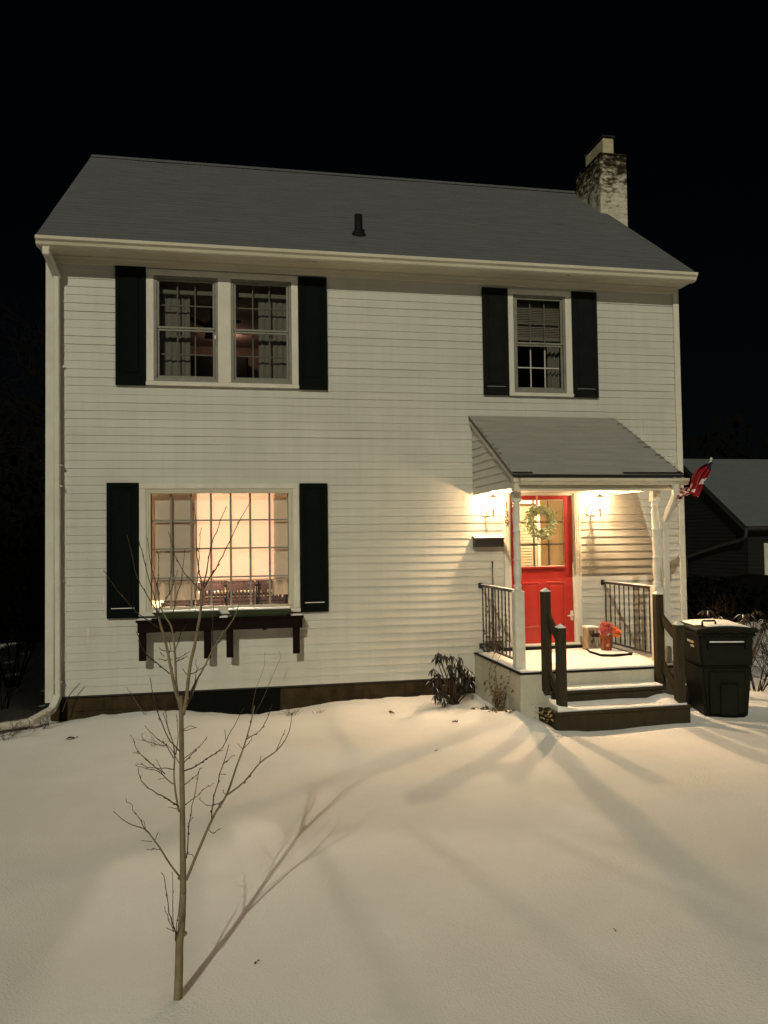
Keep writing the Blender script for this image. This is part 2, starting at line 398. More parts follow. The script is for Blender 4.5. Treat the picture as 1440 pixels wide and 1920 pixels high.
# corner boards, frieze, soffit, fascia, gutter
for a, b in ((X0-.012, X0+.088), (X1-.075, X1+.012)):
    bm = nb(); box(bm, a, b, -.032, -.014, .17, 5.49, .004); box(bm, a if a < 0 else b-.012, a+.012 if a < 0 else b, -.0135, .09, .17, 5.49); obj('corner_board', bm, trim_m, H)
bm = nb(); box(bm, X0-.01, X1+.01, -.035, .0, 5.485, 5.575, .005); box(bm, X0-.01, X1+.01, -.052, -.036, 5.545, 5.575, .004); obj('frieze', bm, fascia_m, H)
bm = nb(); box(bm, -2.24, 6.28, -.29, .0, 5.576, 5.592); obj('soffit', bm, fascia_m, H)
x = -2.0
while x < 6.1:
    bm = nb(); prism(bm, [(x-.012, 5.5765), (x+.012, 5.5765), (x, 5.5915)], 'y', -.085, -.060); x += .145
    obj('soffit_vent', bm, black_m, H)
bm = nb(); box(bm, -2.24, 6.28, -.315, -.291, 5.555, 5.705, .003); obj('fascia', bm, fascia_m, H)
bm = nb()
gp = [(-.316, 5.560), (-.36, 5.560), (-.385, 5.578), (-.395, 5.61), (-.425, 5.632), (-.428, 5.668), (-.418, 5.672), (-.412, 5.648), (-.326, 5.648), (-.316, 5.672)]
prism(bm, gp, 'x', -2.245, 6.29)
for x in (1.0, 4.4): prism(bm, [(a-.003 if a < -.32 else a, b) for a, b in gp], 'x', x, x+.05)
obj('gutter', bm, fascia_m, H)

# roof
bm = nb(); uvl = bm.loops.layers.uv.new('UVMap')
XA, XB = -2.245, 6.285; yr, zr = 3.35, 5.74+.75*3.65
sl = 1.25
def roofquad(bm, uvl, pts, uvs, mi=0):
    f = quad(bm, *pts, mi=mi)
    for lp, uv in zip(f.loops, uvs): lp[uvl].uv = uv
def slope(bm, uvl, xa, xb, y0, z0, y1, z1, course, nx, wob=.006, th=.05, seed=0, lip=.005):
    """stepped shingle courses from the eave (y0,z0) up to (y1,z1)"""
    L = math.hypot(y1-y0, z1-z0); n = int(L/course)
    dy, dz = (y1-y0)/L, (z1-z0)/L; nyv, nzv = (-dz, dy) if dy > 0 else (dz, -dy)
    for k in range(n+1):
        a = k*course; b = min(L, a+course)
        if b - a < .005: continue
        for i in range(nx):
            xa_, xb_ = xa + (xb-xa)*i/nx, xa + (xb-xa)*(i+1)/nx
            def P(x, s, lift):
                w = lift + wob*nz(x*1.3, s*1.1, 2+seed)
                return (x, y0 + dy*s + nyv*w, z0 + dz*s + nzv*w)
            roofquad(bm, uvl, (P(xa_, a, lip), P(xb_, a, lip), P(xb_, b, .003), P(xa_, b, .003)), ((xa_, a), (xb_, a), (xb_, b), (xa_, b)))
            roofquad(bm, uvl, (P(xa_, a, .001), P(xb_, a, .001), P(xb_, a, lip), P(xa_, a, lip)), ((xa_, a), (xb_, a), (xb_, a), (xa_, a)))
slope(bm, uvl, XA, XB, -.37, 5.74-.0525, yr, zr, .14, 40)
for side in (XA, XB):      # slab edges
    quad(bm, (side, -.37, 5.6875), (side, yr, zr), (side, yr, zr-.06), (side, -.37, 5.63), mi=1)
quad(bm, (XA, 7.07, 5.6875), (XB, 7.07, 5.6875), (XB, yr, zr+.004), (XA, yr, zr+.004))
quad(bm, (XA, -.369, 5.655), (XB, -.369, 5.655), (XB, -.369, 5.6885), (XA, -.369, 5.6885), mi=1)
quad(bm, (XA, -.37, 5.655), (XB, -.37, 5.655), (XB, -.32, 5.675), (XA, -.32, 5.675), mi=1)
roof = obj('roof', bm, [roof_m, black_m], H)
bm = nb()
for i in range(11):
    xa = XA + (XB-XA)*i/11
    prism(bm, [(yr-.16, zr-.10), (yr, zr+.016), (yr+.16, zr-.10), (yr, zr+.0)], 'x', xa, xa + (XB-XA)/11 - .004)
obj('ridge_cap', bm, roof_m, H)
bm = nb()
pz = 5.74 + .75*(.29+.3)
lathe(bm, [(.115, -.06), (.105, .03), (.062, .10), (.055, .12), (.055, .31), (.046, .31), (.046, .27)], (1.70, .32, pz-.02), 16)
obj('vent_pipe', bm, rubber_m, roof)
bm = nb()
t = nb(); box(t, 6.165, 6.655, 2.10, 3.05, -.3, 8.56, .012)
bmesh.ops.subdivide_edges(t, edges=list(t.edges), cuts=5, use_grid_fill=True)
for v in t.verts:
    w = noise.noise(v.co*7)*.010; v.co.x += w; v.co.y += noise.noise(v.co*6 + Vector((9, 0, 0)))*.010
add(bm, t)
box(bm, 6.155, 6.665, 2.09, 3.06, 8.561, 8.60, .015)
chm = obj('chimney', bm, chimney_m, roof)
flue_m = mat('clay_flue', (.44, .40, .27), .85, .15, col2=(.30, .27, .17), vs=5)
bm = nb(); box(bm, 6.30, 6.50, 2.24, 2.92, 8.601, 8.93, .01); obj('flue', bm, flue_m, roof)
bm = nb(); box(bm, 6.28, 6.52, 2.215, 2.945, 8.95, 8.975, .005)
for x in (6.32, 6.48):
    for y in (2.28, 2.88): box(bm, x-.01, x+.01, y-.01, y+.01, 8.931, 8.949)
obj('chimney_cap', bm, black_m, roof)

# downspout at the left corner
def rect_spout(bm, pts, w=.085, d=.062):
    for p, q in zip(pts, pts[1:]): beam(bm, p, q, w, d, .008)
    for p in pts[1:-1]: box(bm, p[0]-w/2+.001, p[0]+w/2-.001, p[1]-d/2-.004, p[1]+d/2+.004, p[2]-.045, p[2]+.045, .012)
bm = nb()
rect_spout(bm, [(-2.135, -.345, 5.56), (-2.135, -.345, 5.50), (-2.075, -.075, 5.30), (-2.055, -.075, .22)])
for z in (3.0, 2.75, .42): box(bm, -2.101, -2.009, -.110, -.040, z, z+.012)
for z in (4.2, 1.6): box(bm, -2.115, -1.995, -.036, -.0335, z, z+.03)
beam(bm, (-2.055, -.075, .26), (-2.10, -.22, .11), .088, .068, .012)
beam(bm, (-2.095, -.20, .125), (-2.25, -.62, .075), .092, .072, .012)
beam(bm, (-2.25, -.60, .078), (-2.95, -.92, .06), .095, .075, .012)
obj('downspout', bm, trim_m, H)

# windows -------------------------------------------------------------
def casing(x0, x1, z0, z1, holes, y0=-.034, sill=True):
    """white casing filling the opening round its holes"""
    bm = nb()
    hx0 = min(h[0] for h in holes); hx1 = max(h[1] for h in holes); hz0 = holes[0][2]; hz1 = holes[0][3]
    box(bm, x0, x1, y0, .05, hz1, z1, .004); box(bm, x0, x1, y0, .05, z0, hz0, .004)
    box(bm, x0, hx0, y0+.002, .05, hz0, hz1, .003); box(bm, hx1, x1, y0+.002, .05, hz0, hz1, .003)
    for a, b in zip(holes, holes[1:]): box(bm, a[1], b[0], y0+.002, .05, hz0, hz1, .003)
    if sill: box(bm, x0-.005, x1+.005, y0-.014, y0-.001, z0, z0+.045, .003)
    return bm
def ring(bm, x0, x1, z0, z1, w, y0, y1, wb=None):
    wb = wb or w
    box(bm, x0, x1, y0, y1, z1-w, z1, .003); box(bm, x0, x1, y0, y1, z0, z0+wb, .003)
    box(bm, x0, x0+w, y0, y1, z0+wb+.0005, z1-w-.0005, .003); box(bm, x1-w, x1, y0, y1, z0+wb+.0005, z1-w-.0005, .003)
def double_hung(win, x0, x1, z0, z1, meet, cols=3, rows=2):
    bm = nb(); ring(bm, x0, x1, z0, z1, .035, -.022, .02, .05); obj('storm_frame', bm, alu_m, win)
    bm = nb(); ring(bm, x0+.038, x1-.038, meet, z1-.037, .026, -.008, .016); obj('sash', bm, alu_m, win)
    bm = nb(); ring(bm, x0+.038, x1-.038, z0+.052, meet-.002, .026, .004, .026); obj('sash', bm, alu_m, win)
    bm = nb(); box(bm, x0+.064, x1-.064, .010, .013, meet+.02, z1-.06); obj('pane', bm, glass_m, win)
    bm = nb(); box(bm, x0+.064, x1-.064, .020, .023, z0+.075, meet-.024); obj('pane', bm, glass_m, win)
    for za, zb, y in ((meet+.024, z1-.064, .055), (z0+.079, meet-.028, .06)):
        bm = nb(); xa, xb = x0+.066, x1-.066
        for i in range(1, cols): box(bm, xa+(xb-xa)*i/cols-.009, xa+(xb-xa)*i/cols+.009, y, y+.014, za, zb, .002)
        for j in range(1, rows): box(bm, xa, xb, y+.001, y+.013, za+(zb-za)*j/rows-.009, za+(zb-za)*j/rows+.009, .002)
        obj('muntin', bm, upmuntin_m if (y < .056 or x0 < 3) else trim_m, win)
    bm = nb(); box(bm, x0+.01, x1-.01, .03, .05, z0, z0+.04); box(bm, x0, x0+.03, .03, .075, z0, z1); box(bm, x1-.03, x1, .03, .075, z0, z1); box(bm, x0, x1, .03, .075, z1-.04, z1)
    obj('jamb', bm, trim_m, win)
h = [(-.95, -.17, 4.065, 5.395), (-.01, .755, 4.065, 5.395)]
w = obj('window', casing(*UL, h), trim_m, H, label='upstairs double window with two sashes and pale curtains')
for q in h: double_hung(w, *q, 4.735)
h = [(3.755, 4.51, 4.03, 5.375)]
w = obj('window', casing(*UR, h), trim_m, H, label='single upstairs window with a half drawn blind')
double_hung(w, *h[0], 4.70)
h = [(-1.05, .75, 1.215, 2.725)]
w = obj('window', casing(*LW, h), trim_m, H, label='large glowing picture window with a drawn shade')
bm = nb(); ring(bm, -1.05, .75, 1.215, 2.725, .055, -.02, .02, .03); ring(bm, -1.03, .73, 1.245, 2.70, .012, -.026, -.0205); obj('storm_frame', bm, fascia_m, w)
bm = nb(); box(bm, -.995, .695, .010, .013, 1.25, 2.67); obj('pane', bm, glass_m, w)
bm = nb()
mx = [-1.0 + 1.70*i/7 for i in range(8)]
for x in mx[1:-1]: box(bm, x-.013, x+.013, .045, .060, 1.25, 2.675, .002)
for z in (1.62, 1.98, 2.335): box(bm, -1.0, .70, .046, .059, z-.010, z+.010, .002)
box(bm, -1.05, -.985, .044, .061, 1.23, 2.72); box(bm, .685, .75, .044, .061, 1.23, 2.72); box(bm, -.985, .685, .044, .061, 1.215, 1.262)
obj('muntin', bm, muntin_m, w)
bm = nb(); box(bm, -1.05, .75, .062, .20, 1.20, 1.235); obj('sill', bm, trim_m, w)

# shutters
def shutter(x0, x1, z0, z1, m, snowy):
    bm = nb(); y0, y1 = -.045, -.0165
    box(bm, x0, x1, y0+.014, y1, z0, z1, .003)
    st = .05; zb = .115
    box(bm, x0, x0+st, y0, y0+.0135, z0, z1, .003); box(bm, x1-st, x1, y0, y0+.0135, z0, z1, .003)
    box(bm, x0+st+.0005, x1-st-.0005, y0+.0003, y0+.0135, z1-.06, z1, .003); box(bm, x0+st+.0005, x1-st-.0005, y0+.0003, y0+.0135, z0, z0+zb, .003)
    box(bm, x0+st+.035, x1-st-.035, y0+.006, y0+.0137, z0+zb+.045, z1-.10, .006)
    s = obj('shutter', bm, m, H)
    if snowy:
        bm = nb(); box(bm, x0+st+.002, x1-st-.002, y0+.002, y0+.013, z0+zb+.0005, z0+zb+.0005+snowy, .001); obj('snow_line', bm, snow_crust_m, s)
shutter(-1.405, -1.045, 4.005, 5.485, shutter_m, .0); shutter(.845, 1.212, 4.0, 5.465, shutter_m, 0)
shutter(3.315, 3.678, 3.985, 5.445, shutter_grey_m, .003); shutter(4.605, 4.975, 3.98, 5.45, shutter_grey_m, .003)
shutter(-1.51, -1.135, 1.15, 2.80, shutter_m, .008); shutter(.838, 1.192, 1.155, 2.795, shutter_m, .008)

# front door ----------------------------------------------------------
bm = nb()
box(bm, 3.56, 3.645, -.036, .06, .57, 2.66, .005); box(bm, 4.572, 4.665, -.036, .06, .57, 2.66, .005)
box(bm, 3.646, 3.662, -.018, .075, .60, 2.655); box(bm, 4.556, 4.5715, -.018, .075, .60, 2.655)
box(bm, 3.6625, 4.5555, -.018, .07, 2.632, 2.657)
for x in (3.585, 3.615, 4.60, 4.632): box(bm, x, x+.007, -.041, -.0355, .60, 2.655)
obj('door_frame', bm, trim_m, H)
bm = nb(); box(bm, 3.60, 4.60, -.10, .06, .585, .632, .006); obj('threshold', bm, trim_m, H)
bm = nb(); box(bm, 3.50, 4.68, -.15, -.1005, .560, .612, .008); obj('door_step', bm, rubber_m, H)
bm = nb(); y0, y1 = .012, .052
gx0, gx1, gz0, gz1 = 3.80, 4.435, 1.665, 2.575
box(bm, 3.665, gx0, y0, y1, .64, 2.63); box(bm, gx1, 4.553, y0, y1, .64, 2.63)
box(bm, gx0, gx1, y0, y1, gz1, 2.63); box(bm, gx0, gx1, y0, y1, .64, gz0)
for x0 in (3.80, 4.165):
    for z0, z1 in ((.84, 1.46),):
        ring(bm, x0, x0+.27, z0, z1, .022, y0-.007, y0-.0005); box(bm, x0+.045, x0+.225, y0-.006, y0-.0007, z0+.045, z1-.045, .004)
ring(bm, gx0-.024, gx1+.024, gz0-.024, gz1+.024, .026, y0-.013, y0-.0005)
dr = obj('door', bm, door_m, H, label='red front door with a glazed upper half')
bm = nb(); box(bm, gx0, gx1, .026, .030, gz0, gz1); obj('pane', bm, glass_m, dr)
bm = nb()
for i in (1, 2): box(bm, gx0+(gx1-gx0)*i/3-.011, gx0+(gx1-gx0)*i/3+.011, .034, .048, gz0, gz1, .003)
for j in (1, 2): box(bm, gx0, gx1, .035, .047, gz0+(gz1-gz0)*j/3-.011, gz0+(gz1-gz0)*j/3+.011, .003)
obj('muntin', bm, trim_m, dr)
bm = nb(); ring(bm, gx0-.002, gx1+.002, gz0-.002, gz1+.002, .012, .004, .0255); obj('glass_bead', bm, trim_m, dr)
bm = nb(); tube(bm, [(4.525, .011, 1.0), (4.525, -.045, 1.0)], .011); tube(bm, [(4.53, -.045, 1.0), (4.44, -.05, .998)], [.010, .008]); box(bm, 4.505, 4.545, .0, .0115, .93, 1.06, .004); obj('handle', bm, white_m, dr)
bm = nb(); tube(bm, [(4.55, -.004, 1.15), (4.55, -.004, 1.72)], .008); obj('closer_rod', bm, white_m, dr)
# house numbers
def text_mesh(body, size, depth):
    c = bpy.data.curves.new('t', 'FONT'); c.body = body; c.size = size; c.extrude = depth; c.align_x = 'CENTER'; c.bevel_depth = 0
    o = bpy.data.objects.new('t', c); COL.objects.link(o)
    dg = bpy.context.evaluated_depsgraph_get(); me = bpy.data.meshes.new_from_object(o.evaluated_get(dg))
    bpy.data.objects.remove(o); b = nb(); b.from_mesh(me); bpy.data.meshes.remove(me); bpy.data.curves.remove(c)
    return b
for ch, z in (('1', 2.455), ('3', 2.335), ('9', 2.215)):
    t = text_mesh(ch, .135, .004); bm = nb(); add(bm, t, Matrix.Translation((3.600, -.0405, z)) @ Matrix.Rotation(R(90), 4, 'X')); obj('house_number', bm, number_m, H)

# porch ---------------------------------------------------------------
bm = nb()
box(bm, 3.13, 5.10, -1.69, -.002, -.3, .535, .006)
for z0, z1, o in ((.0, .19, 0), (.195, .39, .2)):
    y = -1.685 - 0
    for i in range(5):
        xa = 3.14 + i*.405 - o; xb = xa + .397; xa = max(xa, 3.14); xb = min(xb, 5.09)
        if xb - xa > .05: box(bm, xa, xb, -1.694, -1.6895, z0, z1, .002)
    for i in range(5):
        ya = -1.68 + i*.405 - o; yb = min(ya + .397, -.01); ya = max(ya, -1.68)
        if yb - ya > .05: box(bm, 3.1255, 3.1305, ya, yb, z0, z1, .002)
obj('porch_slab', bm, conc_m, H)
bm = nb(); box(bm, 3.115, 5.115, -1.705, -.016, .5355, .553, .003); obj('slab_edging', bm, rubber_m, H)
bm = nb()
t = nb(); box(t, 3.135, 5.10, -1.69, -.16, .5535, .575, .008, 2)
bmesh.ops.subdivide_edges(t, edges=list(t.edges), cuts=14, use_grid_fill=True)
for v in t.verts:
    if v.co.z > .57: v.co.z += .006*nz(v.co.x, v.co.y, 0, 3.5)
    v.co.x += .004*nz(v.co.y, v.co.z, 1, 6); v.co.y += .004*nz(v.co.x, v.co.z, 2, 6)
for f in t.faces: f.smooth = True
add(bm, t); ps = obj('porch_snow', bm, snow_m, H)
bm = nb()      # turned posts
def porch_post(cx, cy):
    bm = nb(); w = .058
    box(bm, cx-w, cx+w, cy-w, cy+w, .576, 1.45, .006); w = .048; box(bm, cx-w, cx+w, cy-w, cy+w, 2.47, 2.595, .006)
    prof = [(.046, 1.451), (.049, 1.462), (.036, 1.475), (.046, 1.50), (.046, 1.515), (.032, 1.53), (.038, 1.56), (.044, 1.64), (.045, 1.72), (.037, 1.79), (.045, 1.80), (.045, 1.815), (.037, 1.825),
            (.040, 1.95), (.042, 2.05), (.036, 2.12), (.045, 2.13), (.045, 2.145), (.036, 2.155), (.042, 2.26), (.045, 2.33), (.034, 2.40), (.046, 2.415), (.046, 2.43), (.034, 2.445), (.048, 2.469)]
    lathe(bm, [(r, z) for r, z in prof], (cx, cy, 0), 20)
    return obj('porch_post', bm, white_m, H)
porch_post(3.205, -1.46); pr = porch_post(4.945, -1.47)
# porch roof
YF, ZF = -1.66, 2.775
bm = nb(); uvl = bm.loops.layers.uv.new('UVMap')
slope(bm, uvl, 3.10, 5.215, YF, ZF, -.016, 3.70, .13, 14, .004, seed=4, lip=.0035)
for x in (3.10, 5.215): quad(bm, (x, YF, ZF), (x, -.016, 3.70), (x, -.016, 3.655), (x, YF, ZF-.03), mi=1)
quad(bm, (3.10, YF, ZF-.028), (5.215, YF, ZF-.028), (5.215, YF, ZF+.002), (3.10, YF, ZF+.002), mi=1)
quad(bm, (3.10, YF, ZF-.029), (5.215, YF, ZF-.029), (5.215, -.016, 3.654), (3.10, -.016, 3.654), mi=1)
random.seed(3)
for i in range(13):                                        # ragged bare shingle ends along the rakes
    for x, s in ((3.10, 1), (5.215, -1)):
        if s == 1 and random.random() < .7: continue
        a = .05 + i*.13 + random.uniform(-.02, .02); L = random.uniform(.02, .14 if s < 0 else .07)
        u = a/1.89; y = YF + (-.016-YF)*u; z = ZF + (3.70-ZF)*u
        quad(bm, (x, y-.011, z+.0165), (x + s*L, y-.009, z+.0165), (x + s*L*.7, y+.006, z+.0245), (x, y+.011, z+.0265), mi=1)
for xa, xb in ((3.10, 3.34), (4.45, 5.215)): quad(bm, (xa, YF-.003, ZF+.012), (xb, YF-.003, ZF+.012), (xb, YF+.03, ZF+.034), (xa, YF+.03, ZF+.034), mi=1)
pro = obj('porch_roof', bm, [proof_m, black_m], H)
bm = nb()
prism(bm, [(YF+.012, ZF-.085), (-.017, 3.588), (-.017, 3.652), (YF+.012, ZF-.032)], 'x', 3.112, 3.132)
obj('rake_board', bm, trim_m, pro); bm = nb()
prism(bm, [(YF+.012, ZF-.085), (-.017, 3.588), (-.017, 3.652), (YF+.012, ZF-.032)], 'x', 5.185, 5.204)
obj('rake_board', bm, trim_m, pro)
def gable_side(x, s):
    bm = nb(); z = 2.655 - CH*.2
    tb = lambda zz: -.017 - (3.60 - zz)/.5625            # y of the rake underside at height zz
    zb = lambda y: 2.595 + (y + 1.62)/1.62*.065
    while z < 3.58:
        zt = min(z + CH, 3.585)
        ya = max(-1.60, tb(z)); yb = max(-1.60, tb(zt)); yw = -.016
        za = max(z, 2.60)
        f = [(x + s*.011, ya, za), (x + s*.011, yw, za), (x, yw, zt), (x, yb, zt)]
        bm.faces.new([bm.verts.new(p) for p in f])
        bm.faces.new([bm.verts.new(p) for p in ((x, ya, za), (x, yw, za), (x + s*.011, yw, za), (x + s*.011, ya, za))])
        z = zt
    return bm
obj('gable_side', gable_side(3.150, -1), siding_m, pro); obj('gable_side', gable_side(5.165, 1), siding_m, pro)
bm = nb(); box(bm, 3.155, 5.16, -1.59, -.017, 2.66, 2.68); obj('porch_ceiling', bm, white_m, H)
bm = nb()
box(bm, 3.125, 5.20, -1.63, -1.595, 2.592, 2.742, .004); box(bm, 3.120, 5.205, -1.640, -1.6305, 2.690, 2.743, .003)
box(bm, 3.125, 3.149, -1.5945, -1.53, 2.592, 2.72, .003)
box(bm, 3.152, 5.163, -1.5945, -1.50, 2.596, 2.659)
obj('porch_beam', bm, fascia_m, H)
bm = nb()
gp2 = [(-1.641, 2.655), (-1.69, 2.655), (-1.705, 2.68), (-1.725, 2.70), (-1.728, 2.728), (-1.641, 2.738)]
prism(bm, gp2, 'x', 3.17, 5.25); obj('gutter', bm, fascia_m, H)
bm = nb()
rect_spout(bm, [(5.085, -1.69, 2.66), (5.085, -1.69, 2.54), (5.025, -1.54, 2.22), (5.025, -1.54, .10)], .075, .06)
for z in (1.5, .9): box(bm, 4.985, 5.065, -1.573, -1.505, z, z+.012)
obj('downspout', bm, trim_m, H)

# iron railings of the porch
def railing(x, ya, yb, label):
    t = thing('porch_railing', label, 'railing', (x, (ya+yb)/2, .575), 0, 'iron railings at the two ends of the porch')
    bm = nb(); box(bm, x-.020, x+.020, ya, yb, 1.435, 1.452, .005); box(bm, x-.012, x+.012, ya, yb, 1.4185, 1.4345); obj('top_rail', bm, rail_m, t)
    bm = nb(); box(bm, x-.016, x+.016, ya, yb, .632, .650, .003); obj('bottom_rail', bm, rail_m, t)
    n = 11
    for i in range(n):
        y = ya + .05 + (yb - ya - .09)*i/(n-1)
        bm = nb(); k = 26; s = .0068
        rings = []
        for j in range(k+1):
            z = .6505 + (1.418-.6505)*j/k; a = j*R(38)
            rings.append([bm.verts.new((x + s*1.4*math.cos(a+q*math.pi/2), y + s*1.4*math.sin(a+q*math.pi/2), z)) for q in range(4)])
        for a_, b_ in zip(rings, rings[1:]):
            for q in range(4): bm.faces.new((a_[q], a_[(q+1) % 4], b_[(q+1) % 4], b_[q]))
        obj('baluster', bm, rail_m, t)
    for z in (1.437, .641):
        bm = nb(); tube(bm, [(x, -.038, z), (x, yb+.02, z)], .024, 10); box(bm, x-.035, x+.035, -.038, -.026, z-.035, z+.035, .004); obj('wall_bracket', bm, rail_m, t)
    bm = nb(); box(bm, x-.017, x+.017, ya, yb-.02, 1.4525, 1.459, .002); obj('snow_line', bm, snow_crust_m, t)
    return t
railing(3.225, -1.40, -.06, 'black iron porch railing with dry vines, left of the red door')
railing(4.975, -1.41, -.06, 'black iron porch railing behind the potted flowers')

# wall lanterns
def lantern(x, label):
    t = thing('wall_lantern', label, 'lamp', (x-.02, -.02, 2.34), 0, 'lit lanterns either side of the red door')
    bm = nb(); box(bm, x-.075, x+.045, -.026, -.0135, 2.355, 2.55, .006, 2); obj('back_plate', bm, lamp_m, t)
    cx, cy = x+.025, -.205
    bm = nb(); tube(bm, [(x-.015, -.024, 2.43), (x-.005, -.09, 2.402), (x+.015, -.16, 2.40), (cx, cy, 2.425)], [.011, .010, .009, .010], 8); obj('arm', bm, lamp_m, t)
    bm = nb(); lathe(bm, [(.004, 2.325), (.010, 2.34), (.006, 2.355), (.013, 2.375), (.010, 2.40), (.014, 2.42), (.022, 2.432), (.030, 2.440), (.030, 2.448)], (cx, cy, 0), 12); obj('lantern_base', bm, lamp_m, t)
    bm = nb()
    for k in range(6):
        a = k*math.pi/3 + .3; r0, r1 = .028, .064
        beam(bm, (cx+r0*math.cos(a), cy+r0*math.sin(a), 2.448), (cx+r1*math.cos(a), cy+r1*math.sin(a), 2.586), .005, .005, 0)
    obj('lantern_frame', bm, lamp_m, t)
    bm = nb()
    for k in range(6):
        a, b = k*math.pi/3 + .3, (k+1)*math.pi/3 + .3; r0, r1 = .026, .061
        quad(bm, (cx+r0*math.cos(a), cy+r0*math.sin(a), 2.449), (cx+r0*math.cos(b), cy+r0*math.sin(b), 2.449), (cx+r1*math.cos(b), cy+r1*math.sin(b), 2.585), (cx+r1*math.cos(a), cy+r1*math.sin(a), 2.585))
    obj('lantern_glass', bm, lglass_m, t)
    bm = nb(); lathe(bm, [(.070, 2.587), (.074, 2.592), (.050, 2.608), (.024, 2.622), (.008, 2.628), (.010, 2.638), (.002, 2.646)], (cx, cy, 0), 12); obj('lantern_cap', bm, lamp_m, t)
    bm = nb(); lathe(bm, [(.003, 2.522), (.009, 2.527), (.0125, 2.533), (.0125, 2.538), (.009, 2.544), (.002, 2.548)], (cx, cy, 0), 14); obj('bulb', bm, bulb_m, t)
    L = bpy.data.lights.new('porch_lamp', 'POINT'); L.energy = LAMP_W; L.color = (1, .66, .37); L.shadow_soft_size = .017
    o = bpy.data.objects.new('porch_lamp', L); COL.objects.link(o); o.location = (cx, cy, 2.535)
    L = bpy.data.lights.new('porch_lamp_throw', 'SPOT'); L.energy = THROW_W; L.color = (1, .66, .37); L.shadow_soft_size = .017; L.spot_size = R(178); L.spot_blend = .75
    o = bpy.data.objects.new('porch_lamp_throw', L); COL.objects.link(o); o.location = (cx, cy, 2.535); o.rotation_euler = Vector((0, -.78, -.62)).to_track_quat('-Z', 'Y').to_euler()
LAMP_W = 66; THROW_W = 560
lantern(3.335, 'glowing wall lantern left of the red door beside the house number')
lantern(4.845, 'glowing wall lantern right of the red door')
# ------------------------------------------------------------------ rooms behind the windows
def room(x0, x1, y0, y1, z0, z1, wm, fm, cm):
    bm = nb()
    quad(bm, (x0, y1, z0), (x1, y1, z0), (x1, y1, z1), (x0, y1, z1))
    quad(bm, (x0, y0, z0), (x0, y1, z0), (x0, y1, z1), (x0, y0, z1)); quad(bm, (x1, y0, z0), (x1, y1, z0), (x1, y1, z1), (x1, y0, z1))
    quad(bm, (x0, y0, z0), (x1, y0, z0), (x1, y1, z0), (x0, y1, z0), 1); quad(bm, (x0, y0, z1), (x1, y0, z1), (x1, y1, z1), (x0, y1, z1), 2)
    return obj('room', bm, [wm, fm, cm], H)
room(-2.1, 3.2, .06, 4.2, .62, 3.0, warmwall_m, floor_m, white_m)
room(3.3, 6.1, .08, 3.4, .60, 3.0, hall_m, floor_m, hall_m)
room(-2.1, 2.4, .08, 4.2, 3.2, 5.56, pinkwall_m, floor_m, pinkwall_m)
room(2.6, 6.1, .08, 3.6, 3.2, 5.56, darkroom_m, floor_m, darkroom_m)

bm = nb()   # roller shade of the picture window
N = 14
for i in range(N):
    xa, xb = -1.0 + 1.70*i/N, -1.0 + 1.70*(i+1)/N
    quad(bm, (xa, .105+.004*nz(xa, 1), 1.585), (xb, .105+.004*nz(xb, 1), 1.585), (xb, .105, 2.72), (xa, .105, 2.72))
ob = single('roller_shade', bm, shade_m, 'warm glowing roller shade drawn most of the way down in the big ground floor window', 'window shade', (-.15, .105, 1.58))
bm = nb(); box(bm, -1.0, .70, .098, .112, 1.565, 1.584, .004); hb = obj('hem_bar', bm, shade_m, ob)
def curtain(name, m, x0, x1, y, z0, z1, label, amp=.03, waves=6, group=None):
    bm = nb(); n = waves*8; k = 6; g = []
    for j in range(k+1):
        z = z0 + (z1-z0)*j/k
        g.append([bm.verts.new((x0 + (x1-x0)*i/n, y + amp*math.sin(i/n*waves*2*math.pi) + .01*nz(i*.3, j*.4), z)) for i in range(n+1)])
    for j in range(k):
        for i in range(n): bm.faces.new((g[j][i], g[j][i+1], g[j+1][i+1], g[j+1][i])).smooth = True
    return single(name, bm, m, label, 'curtain', ((x0+x1)/2, y, z0), group)
curtain('curtain', curtain_m, -1.06, -.44, .165, 1.335, 2.75, 'beige curtain at the left side of the glowing ground floor window', .018, 5)
curtain('curtain', curtain_m, .49, .74, .165, 1.375, 2.75, 'narrow beige curtain at the right side of the glowing ground floor window', .016, 3)
curtain('curtain', sheer_m, -.90, -.52, .16, 4.05, 5.30, 'pale curtain hanging in the left sash of the upstairs double window', .006, 5)
curtain('curtain', sheer_m, .34, .73, .16, 4.05, 5.30, 'pale curtain hanging in the right sash of the upstairs double window', .006, 5)
curtain('curtain', sheer_m, 4.31, 4.49, .16, 4.04, 5.30, 'narrow pale curtain in the single upstairs window', .018, 3)
bm = nb(); box(bm, -.92, -.20, .10, .14, 5.20, 5.265, .008); single('rolled_blind', bm, sheer_m, 'rolled up pale blind across the left sash of the upstairs double window', 'blind', (-.56, .12, 5.2))
bm = nb(); box(bm, .03, .72, .10, .14, 5.20, 5.265, .008); single('rolled_blind', bm, sheer_m, 'rolled up pale blind across the right sash of the upstairs double window', 'blind', (.37, .12, 5.2))
bm = nb()
for i in range(24): quad(bm, (3.79, .10, 4.815+i*.0235), (4.48, .10, 4.815+i*.0235), (4.48, .115, 4.838+i*.0235), (3.79, .115, 4.838+i*.0235))
ob = single('window_blind', bm, blind_m, 'half lowered grey blind in the single upstairs window', 'blind', (4.13, .105, 4.815))
bm = nb(); box(bm, 3.79, 4.48, .095, .12, 4.775, 4.812, .004); obj('hem_bar', bm, blind_m, ob)

